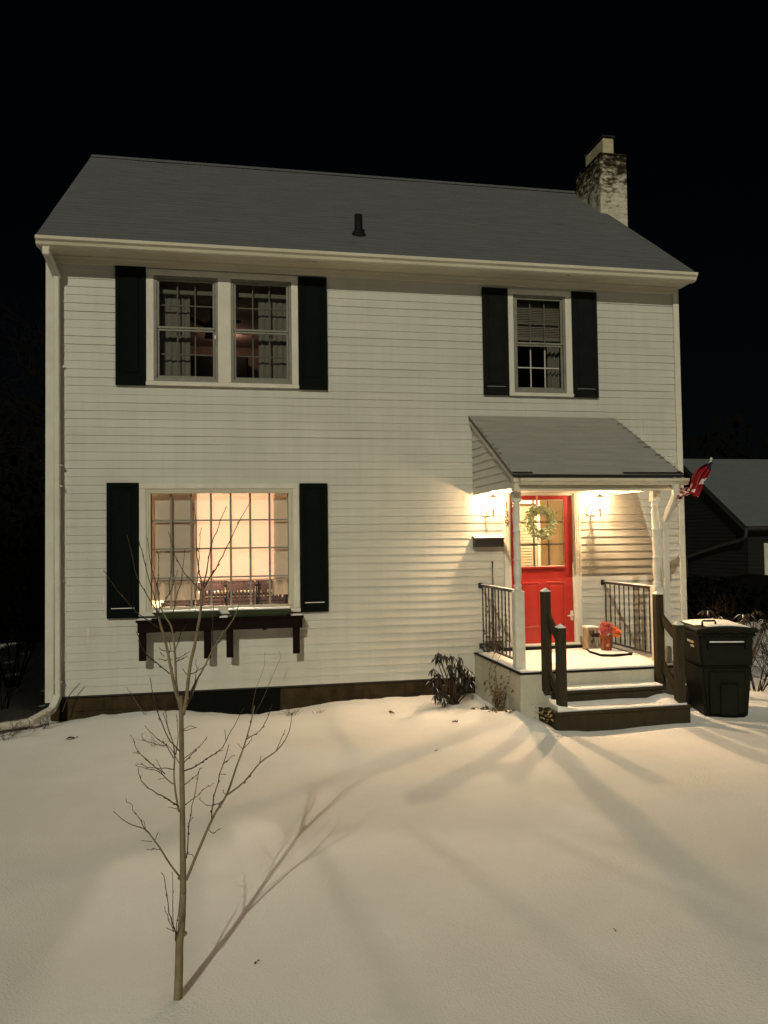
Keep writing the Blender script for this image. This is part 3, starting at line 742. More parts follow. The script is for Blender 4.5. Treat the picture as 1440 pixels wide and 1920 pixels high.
def make_chair():
    t = thing('dining_chair', 'x', 'chair', (0, 0, 0), 0, 'dark slatted dining chairs seen below the shade')
    L = lambda n, b: obj(n, b, chair_m, t, local=True)
    b = nb(); box(b, -.22, .22, -.02, .42, .44, .475, .008); L('seat', b)
    for sx in (-1, 1):
        b = nb(); box(b, sx*.205-.0115, sx*.205+.0115, -.018, .018, 0, .98, .003); L('leg', b)
        b = nb(); box(b, sx*.195-.018, sx*.195+.018, .375, .411, 0, .439, .004); L('leg', b)
    b = nb(); z0 = .50
    box(b, -.193, .193, -.012, .012, .945, .98, .003); box(b, -.193, .193, -.012, .012, .67, .77, .003); box(b, -.193, .193, -.012, .012, .50, .54, .003)
    for i in range(6):
        x = -.15 + .06*i
        box(b, x-.013, x+.013, -.008, .008, .5405, .6695); box(b, x-.013, x+.013, -.008, .008, .7705, .9445)
    L('backrest', b)
    return t
ch0 = make_chair()
spots = [(-.36, 2.70, 0, 'dark slatted dining chair farthest left of the near row under the glowing shade'), (.12, 2.68, 0, 'dark slatted dining chair in the middle of the near row under the glowing shade'), (.60, 2.72, -.12, 'dark slatted dining chair at the right of the near row under the glowing shade'), (-.86, 2.75, .2, 'dark slatted dining chair half hidden by the beige curtain'), (-.32, 4.0, math.pi, 'dark slatted dining chair across the table at the left'), (.14, 4.0, math.pi, 'dark slatted dining chair across the table in the middle'), (.60, 4.0, math.pi, 'dark slatted dining chair across the table at the right')]
for i, (x, y, a, lb) in enumerate(spots):
    if i == 0: ch0.location = (x, y, .621); ch0.rotation_euler = (0, 0, a); ch0['label'] = lb
    else: dup(ch0, (x, y, .621), a, lb)
t = thing('dining_table', 'dark wooden dining table behind the slatted chairs', 'table', (.1, 3.35, .621))
bm = nb(); box(bm, -.75, .95, 2.98, 3.72, 1.33, 1.37, .008); obj('table_top', bm, chair_m, t)
for x in (-.68, .88):
    for y in (3.05, 3.65): bm = nb(); box(bm, x-.035, x+.035, y-.035, y+.035, .622, 1.329, .005); obj('leg', bm, chair_m, t)
t = thing('pendant_lamp', 'bare bulb hanging from the ceiling in the ground floor dining room', 'lamp', (-.28, 2.25, 2.9))
bm = nb(); tube(bm, [(-.28, 2.25, 2.99), (-.28, 2.25, 2.05)], .006); lathe(bm, [(.010, 1.968), (.018, 1.98), (.02, 2.04), (.008, 2.06)], (-.28, 2.25, 0), 12); obj('cord', bm, brass_m, t)
bm = nb(); lathe(bm, [(.002, 1.941), (.006, 1.945), (.008, 1.950), (.006, 1.955), (.002, 1.959)], (-.28, 2.25, 0), 12); obj('bulb', bm, mat('lamp_globe', (1, .9, .75), emit=(1, .80, .55), es=20), t)
def plamp(name, loc, W_, col, r=.05):
    L = bpy.data.lights.new(name, 'POINT'); L.energy = W_; L.color = col; L.shadow_soft_size = r
    o = bpy.data.objects.new(name, L); COL.objects.link(o); o.location = loc; return o
plamp('dining_lamp', (-.28, 2.25, 1.95), 820, (1, .80, .62), .030)

# upstairs bedroom: ceiling fan, cabinet, lamp
t = thing('ceiling_fan', 'dark ceiling fan with a small lit globe in the upstairs room', 'ceiling fan', (-.30, 1.9, 5.5))
fx, fy = -.30, 1.9
bm = nb(); tube(bm, [(fx, fy, 5.555), (fx, fy, 5.38)], .014); lathe(bm, [(.05, 5.16), (.10, 5.20), (.115, 5.28), (.08, 5.36), (.03, 5.39)], (fx, fy, 0), 18); obj('motor', bm, cabinet_m, t)
for k in range(5):
    a = k*2*math.pi/5 + .4; b = nb(); d = Vector((math.cos(a), math.sin(a), 0)); s = Vector((-d.y, d.x, 0))
    tb = nb(); vs = [Vector((fx, fy, 5.27)) + d*r + s*w for r, w in ((.10, -.02), (.18, -.06), (.58, -.075), (.62, -.04), (.62, .04), (.58, .075), (.18, .06), (.10, .02))]
    A = [tb.verts.new(v) for v in vs]; B = [tb.verts.new(v + Vector((0, 0, .008))) for v in vs]
    tb.faces.new(A[::-1]); tb.faces.new(B)
    for i in range(8): tb.faces.new((A[i], A[(i+1) % 8], B[(i+1) % 8], B[i]))
    add(b, tb); obj('blade', b, cabinet_m, t)
bm = nb(); lathe(bm, [(.02, 5.10), (.045, 5.12), (.05, 5.145), (.03, 5.159)], (fx+.09, fy-.02, 0), 12); obj('globe', bm, mat('fan_globe', (1, .9, .8), emit=(1, .82, .62), es=3), t)
t = thing('wardrobe', 'dark wardrobe against the back wall of the upstairs room', 'wardrobe', (-.25, 3.9, 3.2))
bm = nb(); box(bm, -.95, .28, 3.6, 4.15, 3.2, 5.26, .01); obj('carcass', bm, cabinet_m, t)
bm = nb(); box(bm, -.93, -.345, 3.578, 3.599, 3.25, 5.24, .004); obj('door', bm, cabinet_m, t)
bm = nb(); box(bm, -.325, .26, 3.578, 3.599, 3.25, 5.24, .004); obj('door', bm, cabinet_m, t)
bm = nb(); box(bm, .62, 1.5, 4.14, 4.19, 3.2, 5.1, .004); box(bm, .75, 1.37, 4.125, 4.139, 3.3, 5.0, .004); single('room_door', bm, mat('brown_door', (.16, .10, .06), .6, .3, col2=(.12, .08, .05), vs=3), 'brown inner door seen through the right sash of the upstairs double window', 'door', (1.06, 4.16, 3.2))
plamp('bedroom_lamp', (-.05, 3.3, 5.42), 3, (1, .62, .42), .06)

# hall behind the front door
t = thing('room_door', 'white panelled inner door seen through the front door glass', 'door', (3.95, 1.8, .6))
bm = nb(); box(bm, 3.74, 4.28, 1.80, 1.84, .61, 2.72, .004); obj('leaf', bm, mat('cream_paint', (.66, .52, .30), .6, .3, col2=(.60, .46, .26), vs=3), t)
bm = nb()
for z0, z1 in ((.75, 1.45), (1.55, 2.55)):
    for x0 in (3.81, 4.05): ring(bm, x0, x0+.17, z0, z1, .02, 1.785, 1.7995)
obj('moulding', bm, white_m, t)
t = thing('louvred_shutter', 'pale louvred panel seen behind the wreath', 'louvre', (4.62, 1.9, .6))
bm = nb(); ring(bm, 4.40, 4.86, .61, 2.66, .05, 1.88, 1.91); obj('frame', bm, white_m, t)
bm = nb()
for i in range(42): quad(bm, (4.452, 1.885, .68+i*.045), (4.808, 1.885, .68+i*.045), (4.808, 1.905, .72+i*.045), (4.452, 1.905, .72+i*.045))
obj('louvres', bm, mat('louvre_paint', (.5, .42, .3), .6, .3, col2=(.42, .35, .24), vs=5), t)
bm = nb(); lathe(bm, [(.10, 1.30), (.13, 1.42), (.14, 1.50), (.12, 1.50)], (4.42, .8, 0), 14)
for i in range(26):
    a = random.uniform(0, 6.28); e = random.uniform(.2, 1.2); L = random.uniform(.15, .32); d = Vector((math.cos(a)*math.cos(e), math.sin(a)*math.cos(e), math.sin(e))); p = Vector((4.42, .8, 1.5)); s = d.cross(Vector((0, 0, 1))).normalized()*.014
    quad(bm, p - s, p + d*L*.6 - s, p + d*L + Vector((0, 0, -.04)), p + d*L*.6 + s, 1)
box(bm, 4.27, 4.57, .65, .95, .605, 1.295, .006, mi=2)
single('potted_plant', bm, [white_m, rhodo_m, chair_m], 'spiky potted plant at the lower right behind the front door glass', 'plant', (4.42, .8, .605))
plamp('hall_lamp', (4.9, 1.0, 2.7), 150, (1, .76, .46), .08)

# ------------------------------------------------------------------ things on the house front
t = thing('mailbox', 'black wall mailbox with a snowy lid, left of the door trim', 'mailbox', (3.325, -.02, 1.94))
bm = nb()
prism(bm, [(-.016, 1.945), (-.115, 1.945), (-.115, 2.055), (-.016, 2.085)], 'x', 3.13, 3.525); obj('box', bm, black_m, t)
bm = nb(); prism(bm, [(-.016, 2.088), (-.125, 2.057), (-.125, 2.042), (-.130, 2.042), (-.130, 2.064), (-.016, 2.097)], 'x', 3.118, 3.535); obj('lid', bm, black_m, t)
bm = nb(); prism(bm, [(-.018, 2.0975), (-.126, 2.0665), (-.122, 2.073), (-.018, 2.106)], 'x', 3.124, 3.53); obj('snow_cap', bm, snow_crust_m, t)
bm = nb(); tube(bm, [(3.395, -.028, .62), (3.395, -.028, 1.735)], .009, 8); lathe(bm, [(.012, 1.735), (.013, 1.75), (.004, 1.757)], (3.395, -.028, 0), 8); box(bm, 3.28, 3.51, -.040, -.020, .578, .70, .004)
single('snow_shovel', bm, rail_m, 'thin dark shovel leaning upright on the wall below the mailbox', 'shovel', (3.395, -.03, .577))

# wreath
t = thing('door_wreath', 'pale green leafy wreath hung on the red front door', 'wreath', (4.055, -.02, 2.27))
random.seed(21)
WC = Vector((4.055, -.055, 2.268))
def leaf(bm, p, d, up, L, w, mi=0, curl=.25):
    d = d.normalized(); s = d.cross(up); s = s.normalized() if s.length > 1e-4 else d.orthogonal().normalized(); n = s.cross(d)
    P = [bm.verts.new(q) for q in (p, p + d*L*.35 + s*w + n*L*.06, p + d*L*.72 + s*w*.8 - n*L*curl*.4, p + d*L - n*L*curl, p + d*L*.72 - s*w*.8 - n*L*curl*.4, p + d*L*.35 - s*w + n*L*.06)]
    c1 = bm.verts.new(p + d*L*.37 - n*w*.35); c2 = bm.verts.new(p + d*L*.72 - n*(w*.3 + L*curl*.4))
    for f in ((P[0], P[1], c1), (P[1], P[2], c2, c1), (P[2], P[3], c2), (P[3], P[4], c2), (P[4], P[5], c1, c2), (P[5], P[0], c1)):
        g = bm.faces.new(f); g.material_index = mi
bl, bd = nb(), nb(); bs = nb()
tube(bs, [WC + Vector((.165*math.cos(a*math.pi/12), 0, .165*math.sin(a*math.pi/12))) for a in range(25)], .018, 6); obj('ring', bs, twig_m, t)
for i in range(950):
    a = random.uniform(0, 2*math.pi); rr = .165 + random.gauss(0, .032); er = Vector((math.cos(a), 0, math.sin(a))); et = Vector((-math.sin(a), 0, math.cos(a)))
    p = WC + er*rr + Vector((0, random.uniform(-.045, .005), 0))
    d = et*random.uniform(.3, 1) + er*random.uniform(-.7, 1.0) + Vector((0, -random.uniform(.1, .9), 0))
    leaf(bl if random.random() < .68 else bd, p, d, Vector((random.gauss(0, .5), -1, random.gauss(0, .5))), random.uniform(.036, .060), random.uniform(.008, .013), 0, random.uniform(-.1, .4))
obj('pale_leaves', bl, wleaf_m, t); obj('green_leaves', bd, wleafd_m, t)
bm = nb(); box(bm, 4.035, 4.063, -.0035, .0035, 2.42, 2.625, .001); box(bm, 4.035, 4.063, -.004, .011, 2.6255, 2.629); obj('ribbon', bm, mat('pink_ribbon', (.62, .30, .22), .6, .3, col2=(.55, .25, .18), vs=20), t)

# window shelf and planters
t = thing('window_shelf', 'dark brown wooden shelf on four posts under the large window', 'shelf', (-.15, -.1, .64))
bm = nb(); box(bm, -1.13, .84, -.235, -.205, .985, 1.105, .004)
box(bm, -1.15, .855, -.245, -.03, 1.1055, 1.135, .004); box(bm, -1.135, -1.105, -.2045, -.016, .995, 1.105, .003); box(bm, .81, .838, -.2045, -.016, .995, 1.105, .003)
for x in (-.75, -.1, .35): box(bm, x, x+.05, -.20, -.03, .965, .9845, .003)
obj('shelf_board', bm, shelf_m, t)
for x0, z0 in ((-1.118, .645), (-.358, .645), (-.09, .645), (.722, .66)):
    bm = nb(); box(bm, x0, x0+.085, -.2045, -.165, z0, .984, .004); beam(bm, (x0+.0425, -.16, z0+.06), (x0+.0425, -.012, z0+.24), .05, .05, .003); obj('bracket', bm, shelf_m, t)
bm = nb(); box(bm, -1.14, -.97, -.242, -.06, 1.1352, 1.145, .004); box(bm, .70, .845, -.242, -.06, 1.1352, 1.142, .004); box(bm, -.17, -.07, -.24, -.06, 1.1352, 1.150, .005); obj('snow_cap', bm, snow_crust_m, t)
def planter(x0, x1, label):
    t = thing('planter_box', label, 'planter', ((x0+x1)/2, -.14, 1.1355), 0, 'green planter boxes on the window shelf')
    bm = nb()
    pa = [(x0+.05, -.20), (x1-.05, -.20), (x1-.05, -.08), (x0+.05, -.08)]; pb = [(x0, -.228), (x1, -.228), (x1, -.058), (x0, -.058)]
    A = [bm.verts.new((x, y, 1.1365)) for x, y in pa]; B = [bm.verts.new((x, y, 1.205)) for x, y in pb]
    bm.faces.new(A[::-1]); bm.faces.new(B)
    for i in range(4): bm.faces.new((A[i], A[(i+1) % 4], B[(i+1) % 4], B[i]))
    box(bm, x0-.012, x1+.012, -.236, -.05, 1.2055, 1.222, .004)
    obj('trough', bm, planter_m, t)
    bm = nb(); tt = nb(); box(tt, x0-.006, x1+.006, -.232, -.052, 1.2225, 1.238, .006, 2)
    bmesh.ops.subdivide_edges(tt, edges=list(tt.edges), cuts=4, use_grid_fill=True)
    for v in tt.verts:
        if v.co.z > 1.23: v.co.z += .012*nz(v.co.x, v.co.y, 1, 5)
    for f in tt.faces: f.smooth = True
    add(bm, tt); obj('snow_cap', bm, snow_m, t)
planter(-.945, -.19, 'snow topped green planter box at the left end of the window shelf')
planter(-.055, .69, 'snow topped green planter box at the right end of the window shelf')

# utility meter on the side wall
t = thing('electric_meter', 'round pale electric meter on the left side wall', 'meter', (-2.21, 1.5, 1.2))
bm = nb(); box(bm, -2.30, -2.215, 1.40, 1.62, 1.28, 1.74, .01); tube(bm, [(-2.25, 1.51, 1.28), (-2.25, 1.51, .1)], .025); tube(bm, [(-2.25, 1.51, 1.74), (-2.25, 1.51, 3.2)], .025); obj('meter_box', bm, garage_trim_m, t)
bm = nb(); tube(bm, [(-2.301, 1.51, 1.47), (-2.38, 1.51, 1.47), (-2.43, 1.51, 1.47), (-2.445, 1.51, 1.47)], [.095, .090, .085, .06], 20); obj('meter_glass', bm, mat('meter_dome', (.12, .12, .09), .15, .6, col2=(.09, .09, .07), vs=8), t)

# flag
t = thing('flag', 'wind wrapped red and white striped flag on a pole at the porch corner', 'flag', (4.99, -1.52, 2.16))
p0, p1 = Vector((4.985, -1.525, 2.19)), Vector((5.50, -1.78, 2.93))
bm = nb(); tube(bm, [p0, p1], .011, 8); lathe(bm, [(.004, 0), (.017, .012), (.015, .03), (.003, .04)], p1, 8); obj('pole', bm, white_m, t)
bm = nb(); box(bm, 4.955, 5.015, -1.545, -1.521, 2.13, 2.235, .006); tube(bm, [p0 - (p1-p0)*.02, p0 + (p1-p0)*.09], .019, 8); obj('bracket', bm, white_m, t)
dirn = (p1-p0).normalized()
def loft(bm, A, Bv, nu, nv, amp, waves, colour, ph=0.0, tilt=0.0):
    """folded cloth between two edge lines"""
    def along(P, t):
        t *= len(P)-1; i = min(int(t), len(P)-2); return Vector(P[i]).lerp(Vector(P[i+1]), t-i)
    g = []
    for i in range(nu+1):
        u = i/nu; row = []
        for j in range(nv+1):
            v = j/nv; p = along(A, u).lerp(along(Bv, u), v)
            w = math.sin(waves*2*math.pi*v + ph + 2.2*u + 1.2*math.sin(3*u)); w = math.copysign(abs(w)**.7, w)
            p = p + Vector((.010*math.sin(9*v+7*u), -amp*w*(.6+.6*math.sin(math.pi*u)) + tilt*v, .008*math.sin(11*u+5*v)))
            row.append(bm.verts.new(p))
        g.append(row)
    for i in range(nu):
        for j in range(nv):
            f = bm.faces.new((g[i][j], g[i+1][j], g[i+1][j+1], g[i][j+1])); f.smooth = True; f.material_index = colour((i+.5)/nu, (j+.5)/nv)
bm = nb()
LA, LB, LC, LD = ([(5.184, -1.78, 2.54), (5.217, -1.78, 2.626), (5.246, -1.78, 2.742), (5.317, -1.78, 2.82), (5.396, -1.78, 2.875), (5.475, -1.78, 2.923)], [(5.312, -1.78, 2.513), (5.375, -1.78, 2.61), (5.407, -1.78, 2.672), (5.435, -1.78, 2.735), (5.48, -1.78, 2.813), (5.509, -1.78, 2.895)], [(5.238, -1.74, 2.621), (5.182, -1.74, 2.621), (5.122, -1.74, 2.613), (5.078, -1.74, 2.559)], [(5.214, -1.74, 2.535), (5.161, -1.74, 2.5), (5.117, -1.74, 2.465), (5.075, -1.74, 2.458)])
def main_col(u, v):
    if u > .80 and v > .25: return 2
    if u < .16 and v > .3: return 1 if v < .62 and u > .07 else 0
    if .30 < u < .44 and v > .66: return 1
    if .50 < u < .60 and v > .84: return 1
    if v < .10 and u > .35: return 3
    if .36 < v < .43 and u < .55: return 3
    return 0
loft(bm, LA, LB, 34, 40, .042, 2.6, main_col)
loft(bm, LC, LD, 18, 22, .038, 1.5, lambda u, v: (1 if (u*3.4 + v*1.3) % 1.0 < .52 else (0 if (u*5) % 1 < .6 else 3)), 1.0)
obj('cloth', bm, [flagr_m, flagw_m, flagb_m, flagd_m], t)

# ------------------------------------------------------------------ steps
t = thing('porch_steps', 'brown wooden porch steps with four posts and snowy treads', 'steps', (4.1, -1.95, 0))
def snow_slab(x0, x1, y0, y1, z0, z1, cuts=8, amp=.006):
    tt = nb(); box(tt, x0, x1, y0, y1, z0, z1, min(.008, (z1-z0)*.4), 2)
    bmesh.ops.subdivide_edges(tt, edges=list(tt.edges), cuts=cuts, use_grid_fill=True)
    for v in tt.verts:
        if v.co.z > (z0+z1)/2: v.co.z += amp*nz(v.co.x, v.co.y, 4, 6)
        else: v.co.z = max(v.co.z, z0)
    for f in tt.faces: f.smooth = True
    return tt
bm = nb(); box(bm, 3.33, 4.90, -2.17, -2.135, -.08, .172, .004); box(bm, 3.33, 3.362, -2.1345, -1.70, -.08, .172, .003); box(bm, 4.868, 4.90, -2.1345, -1.70, -.08, .172, .003); obj('riser', bm, wood_m, t)
bm = nb(); box(bm, 3.32, 4.91, -2.185, -2.035, .1725, .205, .005); box(bm, 3.32, 4.91, -2.029, -1.88, .1725, .205, .005); obj('tread', bm, wood_m, t)
bm = nb(); box(bm, 3.50, 4.72, -1.915, -1.88, .2055, .345, .004); obj('riser', bm, wood_m, t)
bm = nb(); box(bm, 3.49, 4.745, -1.945, -1.80, .3455, .376, .005); box(bm, 3.49, 4.745, -1.795, -1.700, .3455, .376, .005); obj('tread', bm, wood_m, t)
bm = nb(); add(bm, snow_slab(3.535, 4.72, -1.93, -1.70, .3765, .398)); obj('tread_snow', bm, snow_m, t)
bm = nb(); tt = snow_slab(3.36, 4.87, -2.165, -1.92, .2055, .226, 12, .01)
for v in tt.verts:
    if v.co.z > .21:
        v.co.z += .055*math.exp(-((v.co.x-4.70)/.09)**2) * max(0, min(1, (v.co.y+2.15)/.1)) + .05*math.exp(-((v.co.x-3.40)/.10)**2) + .035*max(0, (v.co.y+2.05)/.13)
add(bm, tt); obj('tread_snow', bm, snow_m, t)
def newel(x, y, z0, z1):
    bm = nb(); w = .046
    box(bm, x-w, x+w, y-w, y+w, z0, z1, .005)
    o = obj('newel_post', bm, wood_m, t)
    b = nb(); v = [b.verts.new((x+sx*w*.96, y+sy*w*.96, z1+.0008)) for sx, sy in ((-1, -1), (1, -1), (1, 1), (-1, 1))]; m_ = [b.verts.new((x+sx*w*.96, y+sy*w*.96, z1+.008)) for sx, sy in ((-1, -1), (1, -1), (1, 1), (-1, 1))]; a = b.verts.new((x, y, z1+.045))
    b.faces.new(v[::-1])
    for i in range(4): b.faces.new((v[i], v[(i+1) % 4], m_[(i+1) % 4], m_[i])); b.faces.new((m_[i], m_[(i+1) % 4], a))
    obj('snow_cap', b, [snow_crust_m], o)
newel(3.415, -1.757, .36, 1.455); newel(3.435, -2.10, .206, 1.09)
newel(4.785, -1.757, .305, 1.39); newel(4.82, -2.10, .206, 1.075)
for x, za, zb in ((3.425, 1.235, .985), (4.80, 1.175, .965), (3.425, .62, .36), (4.80, .655, .39)):
    bm = nb(); beam(bm, (x, -1.7115, za), (x, -2.053, zb), .038, .10, .004); o = obj('handrail', bm, wood_m, t)
    bm = nb(); beam(bm, (x, -1.80, za-.065+.0535+.0), (x, -2.045, zb+.0585), .03, .007, .002); obj('snow_line', bm, snow_crust_m, o)

# ------------------------------------------------------------------ things on the porch
t = thing('boot_tray', 'black boot tray filled with snow on the porch floor', 'tray', (4.72, -.55, .577))
P = [(4.62, -.13), (4.47, -.62), (4.47, -.93), (4.60, -1.0), (4.88, -.95), (4.90, -.40), (4.86, -.16)]
bm = nb(); n = len(P); c = Vector((4.70, -.55))
o0 = [bm.verts.new((x, y, .5755)) for x, y in P]; o1 = [bm.verts.new((c.x + (x-c.x)*1.03, c.y + (y-c.y)*1.03, .606)) for x, y in P]
i1 = [bm.verts.new((c.x + (x-c.x)*.97, c.y + (y-c.y)*.97, .604)) for x, y in P]; i0 = [bm.verts.new((c.x + (x-c.x)*.95, c.y + (y-c.y)*.95, .585)) for x, y in P]
bm.faces.new(o0); bm.faces.new(i0[::-1])
for a, b in ((o0, o1), (o1, i1), (i1, i0)):
    for k in range(n): bm.faces.new((a[k], a[(k+1) % n], b[(k+1) % n], b[k]))
obj('tray', bm, rubber_m, t)
bm = nb(); f0 = [bm.verts.new((c.x + (x-c.x)*.945, c.y + (y-c.y)*.945, .5855)) for x, y in P]; f1 = [bm.verts.new((c.x + (x-c.x)*.93, c.y + (y-c.y)*.93, .600)) for x, y in P]
bm.faces.new(f1); bm.faces.new(f0[::-1])
for k in range(n): bm.faces.new((f0[k], f0[(k+1) % n], f1[(k+1) % n], f1[k]))
obj('snow_fill', bm, snow_m, t)
t = thing('flower_pot', 'orange pot of red and orange artificial flowers on the snowy tray', 'flower pot', (4.715, -.60, .601))
px, py = 4.715, -.60
bm = nb(); lathe(bm, [(.062, .601), (.066, .61), (.083, .765), (.090, .768), (.090, .790), (.078, .790), (.074, .76)], (px, py, 0), 24); obj('pot', bm, pot_m, t)
bm = nb(); box(bm, px-.045, px+.0, py-.0765, py-.0745, .655, .69, .0005); obj('pot_label', bm, mat('faded_label', (.55, .30, .20), .6, .3, col2=(.30, .10, .05), vs=70), t)
random.seed(8)
br_, bo_, bs_ = nb(), nb(), nb()
def bloom(bm, c, r, nn=26):
    for k in range(nn):
        u = random.uniform(-.5, 1); a = random.uniform(0, 6.28); q = math.sqrt(max(0, 1-u*u)); d = Vector((q*math.cos(a), q*math.sin(a)-.25, u))
        leaf(bm, c + d*r*.25, d, Vector((random.gauss(0, 1), random.gauss(0, 1), 1)), r*random.uniform(.7, 1.0), r*.30, 0, .35)
for c, r, kind in [((-.05, -.02, .86), .06, 0), ((.0, -.04, .90), .062, 0), ((.05, -.01, .87), .055, 0), ((-.02, .03, .93), .05, 0), ((.02, -.06, .845), .045, 0), ((-.06, -.05, .82), .042, 0), ((.04, .03, .92), .05, 0), ((.12, -.03, .845), .062, 1), ((.15, -.01, .80), .05, 1), ((.11, -.06, .80), .05, 1)]:
    C_ = Vector((px+c[0], py+c[1], c[2])); bloom(br_ if kind == 0 else bo_, C_, r)
    tube(bs_, [(px+c[0]*.3, py+c[1]*.3, .75), C_], .003, 5)
obj('red_flowers', br_, flowr_m, t); obj('orange_flowers', bo_, flowo_m, t); obj('stems', bs_, wleafd_m, t)
t = thing('lantern_box', 'weathered white wooden lantern box beside the flower pot', 'lantern', (4.62, -.36, .577))
bm = nb(); x0, x1, y0, y1 = 4.53, 4.695, -.44, -.29
for x in (x0, x1-.03):
    for y in (y0, y1-.03): box(bm, x, x+.03, y, y+.03, .606, .84, .003)
box(bm, x0, x1, y0, y1, .578, .6055, .003); box(bm, x0-.004, x1+.004, y0-.004, y1+.004, .8405, .868, .003)
box(bm, x0+.031, x1-.031, y1-.02, y1-.01, .606, .84); box(bm, x0+.008, x0+.015, y0+.031, y1-.031, .606, .84)
obj('frame', bm, mat('weathered_tan_wood', (.36, .29, .20), .8, .2, col2=(.20, .14, .085), vs=14, stretch=(3, 3, .7)), t)
bm = nb(); prism(bm, [(x0+.05, .755), (x1+.006, .745), (x1+.006, .80), (x0+.085, .80)], 'y', y0-.012, y0-.0045); obj('dark_band', bm, rail_m, t)
bm = nb(); add(bm, snow_slab(x0-.003, x1+.003, y0-.003, y1+.003, .8685, .887, 4, .006)); obj('snow_cap', bm, snow_m, t)

# ------------------------------------------------------------------ wheeled bin
BR = R(-15)
t = thing('wheelie_bin', 'dark green wheeled rubbish bin with a snowy lid beside the steps', 'bin', (5.56, -1.66, -.02), BR)
L = lambda n, b, m, par=None: obj(n, b, m, par or t, local=True)
def frustum(bm, a, b, z0, z1, bev=.02):
    tt = nb(); A = [tt.verts.new((x, y, z0)) for x, y in ((a[0], a[2]), (a[1], a[2]), (a[1], a[3]), (a[0], a[3]))]; Bv = [tt.verts.new((x, y, z1)) for x, y in ((b[0], b[2]), (b[1], b[2]), (b[1], b[3]), (b[0], b[3]))]
    tt.faces.new(A[::-1]); tt.faces.new(Bv)
    for i in range(4): tt.faces.new((A[i], A[(i+1) % 4], Bv[(i+1) % 4], Bv[i]))
    if bev: bmesh.ops.bevel(tt, geom=list(tt.edges), offset=bev, segments=2, affect='EDGES')
    add(bm, tt)
bm = nb()
frustum(bm, (-.235, .235, -.33, .25), (-.285, .285, -.36, .36), .0, .60, .03); frustum(bm, (-.287, .287, -.362, .362), (-.30, .30, -.375, .375), .585, .955, .025)
frustum(bm, (-.325, .325, -.40, .40), (-.325, .325, -.40, .40), .93, .975, .012)
box(bm, -.20, .20, -.372, -.355, .06, .54, .012); box(bm, -.085, .11, -.380, -.3725, .05, .40, .01)
box(bm, -.20, .20, -.395, -.37, .845, .865, .006); box(bm, -.215, -.195, -.40, -.37, .80, .90, .006); box(bm, .195, .215, -.40, -.37, .80, .90, .006)
tube(bm, [(-.07, -.384, .41), (.105, -.384, .41)], .008, 8)
for x in (-.235, -.08, .08, .235): box(bm, x-.012, x+.012, -.392, -.37, .92, .972, .004)
L('body', bm, bin_m)
bm = nb(); tt = nb(); box(tt, -.335, .335, -.43, .40, .976, 1.02, .015, 2); bmesh.ops.subdivide_edges(tt, edges=list(tt.edges), cuts=4, use_grid_fill=True)
for v in tt.verts:
    if v.co.z > 1.0: v.co.z += .03*(1 - (v.co.x/.335)**2)
add(bm, tt)
for x in (-.22, -.07, .08, .23): box(bm, x-.035, x+.035, -.440, -.4305, .972, 1.0, .004)
lid = L('lid', bm, bin_m)
bm = nb(); tt = nb(); box(tt, -.27, .285, -.35, .35, 1.012, 1.030, .008, 2); bmesh.ops.subdivide_edges(tt, edges=list(tt.edges), cuts=10, use_grid_fill=True)
for v in tt.verts:
    v.co.z += .03*(1 - (v.co.x/.335)**2) + .008*nz(v.co.x, v.co.y, 1, 6)
    if v.co.x < -.16 and v.co.y < -.10: v.co.z -= .03*min(1, (-.16-v.co.x)/.1)
for f in tt.faces: f.smooth = True
add(bm, tt); L('snow_cap', bm, snow_m, lid)
bm = nb(); tube(bm, [(-.23, -.28, 1.015), (-.23, -.28, 1.085), (-.22, -.275, 1.10), (-.09, -.27, 1.10), (-.08, -.27, 1.085), (-.08, -.27, 1.03)], .011, 8); L('handle', bm, rubber_m, lid)
for x in (-.275, .275):
    bm = nb(); tube(bm, [(x-.03, .30, .13), (x+.03, .30, .13)], .13, 20); tube(bm, [(x-.034, .30, .13), (x+.034, .30, .13)], .05, 12); L('wheel', bm, rubber_m)
random.seed(4)
bm = nb()
for j, (z, w) in enumerate(((.845, .22), (.80, .13))):        # worn white stencil, letters no longer readable
    y = -.18; 
    while y < -.18 + w:
        s = random.uniform(.010, .022); box(bm, -.3005, -.2985, y, y+s, z - random.uniform(.010, .018), z + random.uniform(.006, .016)); y += s + .005
L('worn_stencil', bm, white_m)
bm = nb(); box(bm, -.19, .19, -.392, -.3735, .8655, .880, .004)
L('snow_ledge', bm, snow_crust_m)

# snow topped hose reel between the steps and the bin
t = thing('hose_reel', 'small snow topped dark hose reel behind the right step post', 'hose reel', (5.16, -1.35, 0))
bm = nb(); tube(bm, [(5.10, -1.35, .20), (5.24, -1.35, .20)], .13, 18); tube(bm, [(5.085, -1.35, .20), (5.0995, -1.35, .20)], .17, 20); tube(bm, [(5.2405, -1.35, .20), (5.255, -1.35, .20)], .17, 20); box(bm, 5.08, 5.26, -1.45, -1.25, -.05, .04, .01); obj('drum', bm, rubber_m, t)
bm = nb(); tube(bm, [(5.262, -1.44, .345), (5.262, -1.40, .375), (5.262, -1.35, .385), (5.262, -1.30, .375), (5.262, -1.26, .345)], .018, 8); tube(bm, [(5.17, -1.43, .335), (5.17, -1.35, .35), (5.17, -1.27, .335)], [.05, .07, .05], 8); obj('snow_cap', bm, snow_m, t)
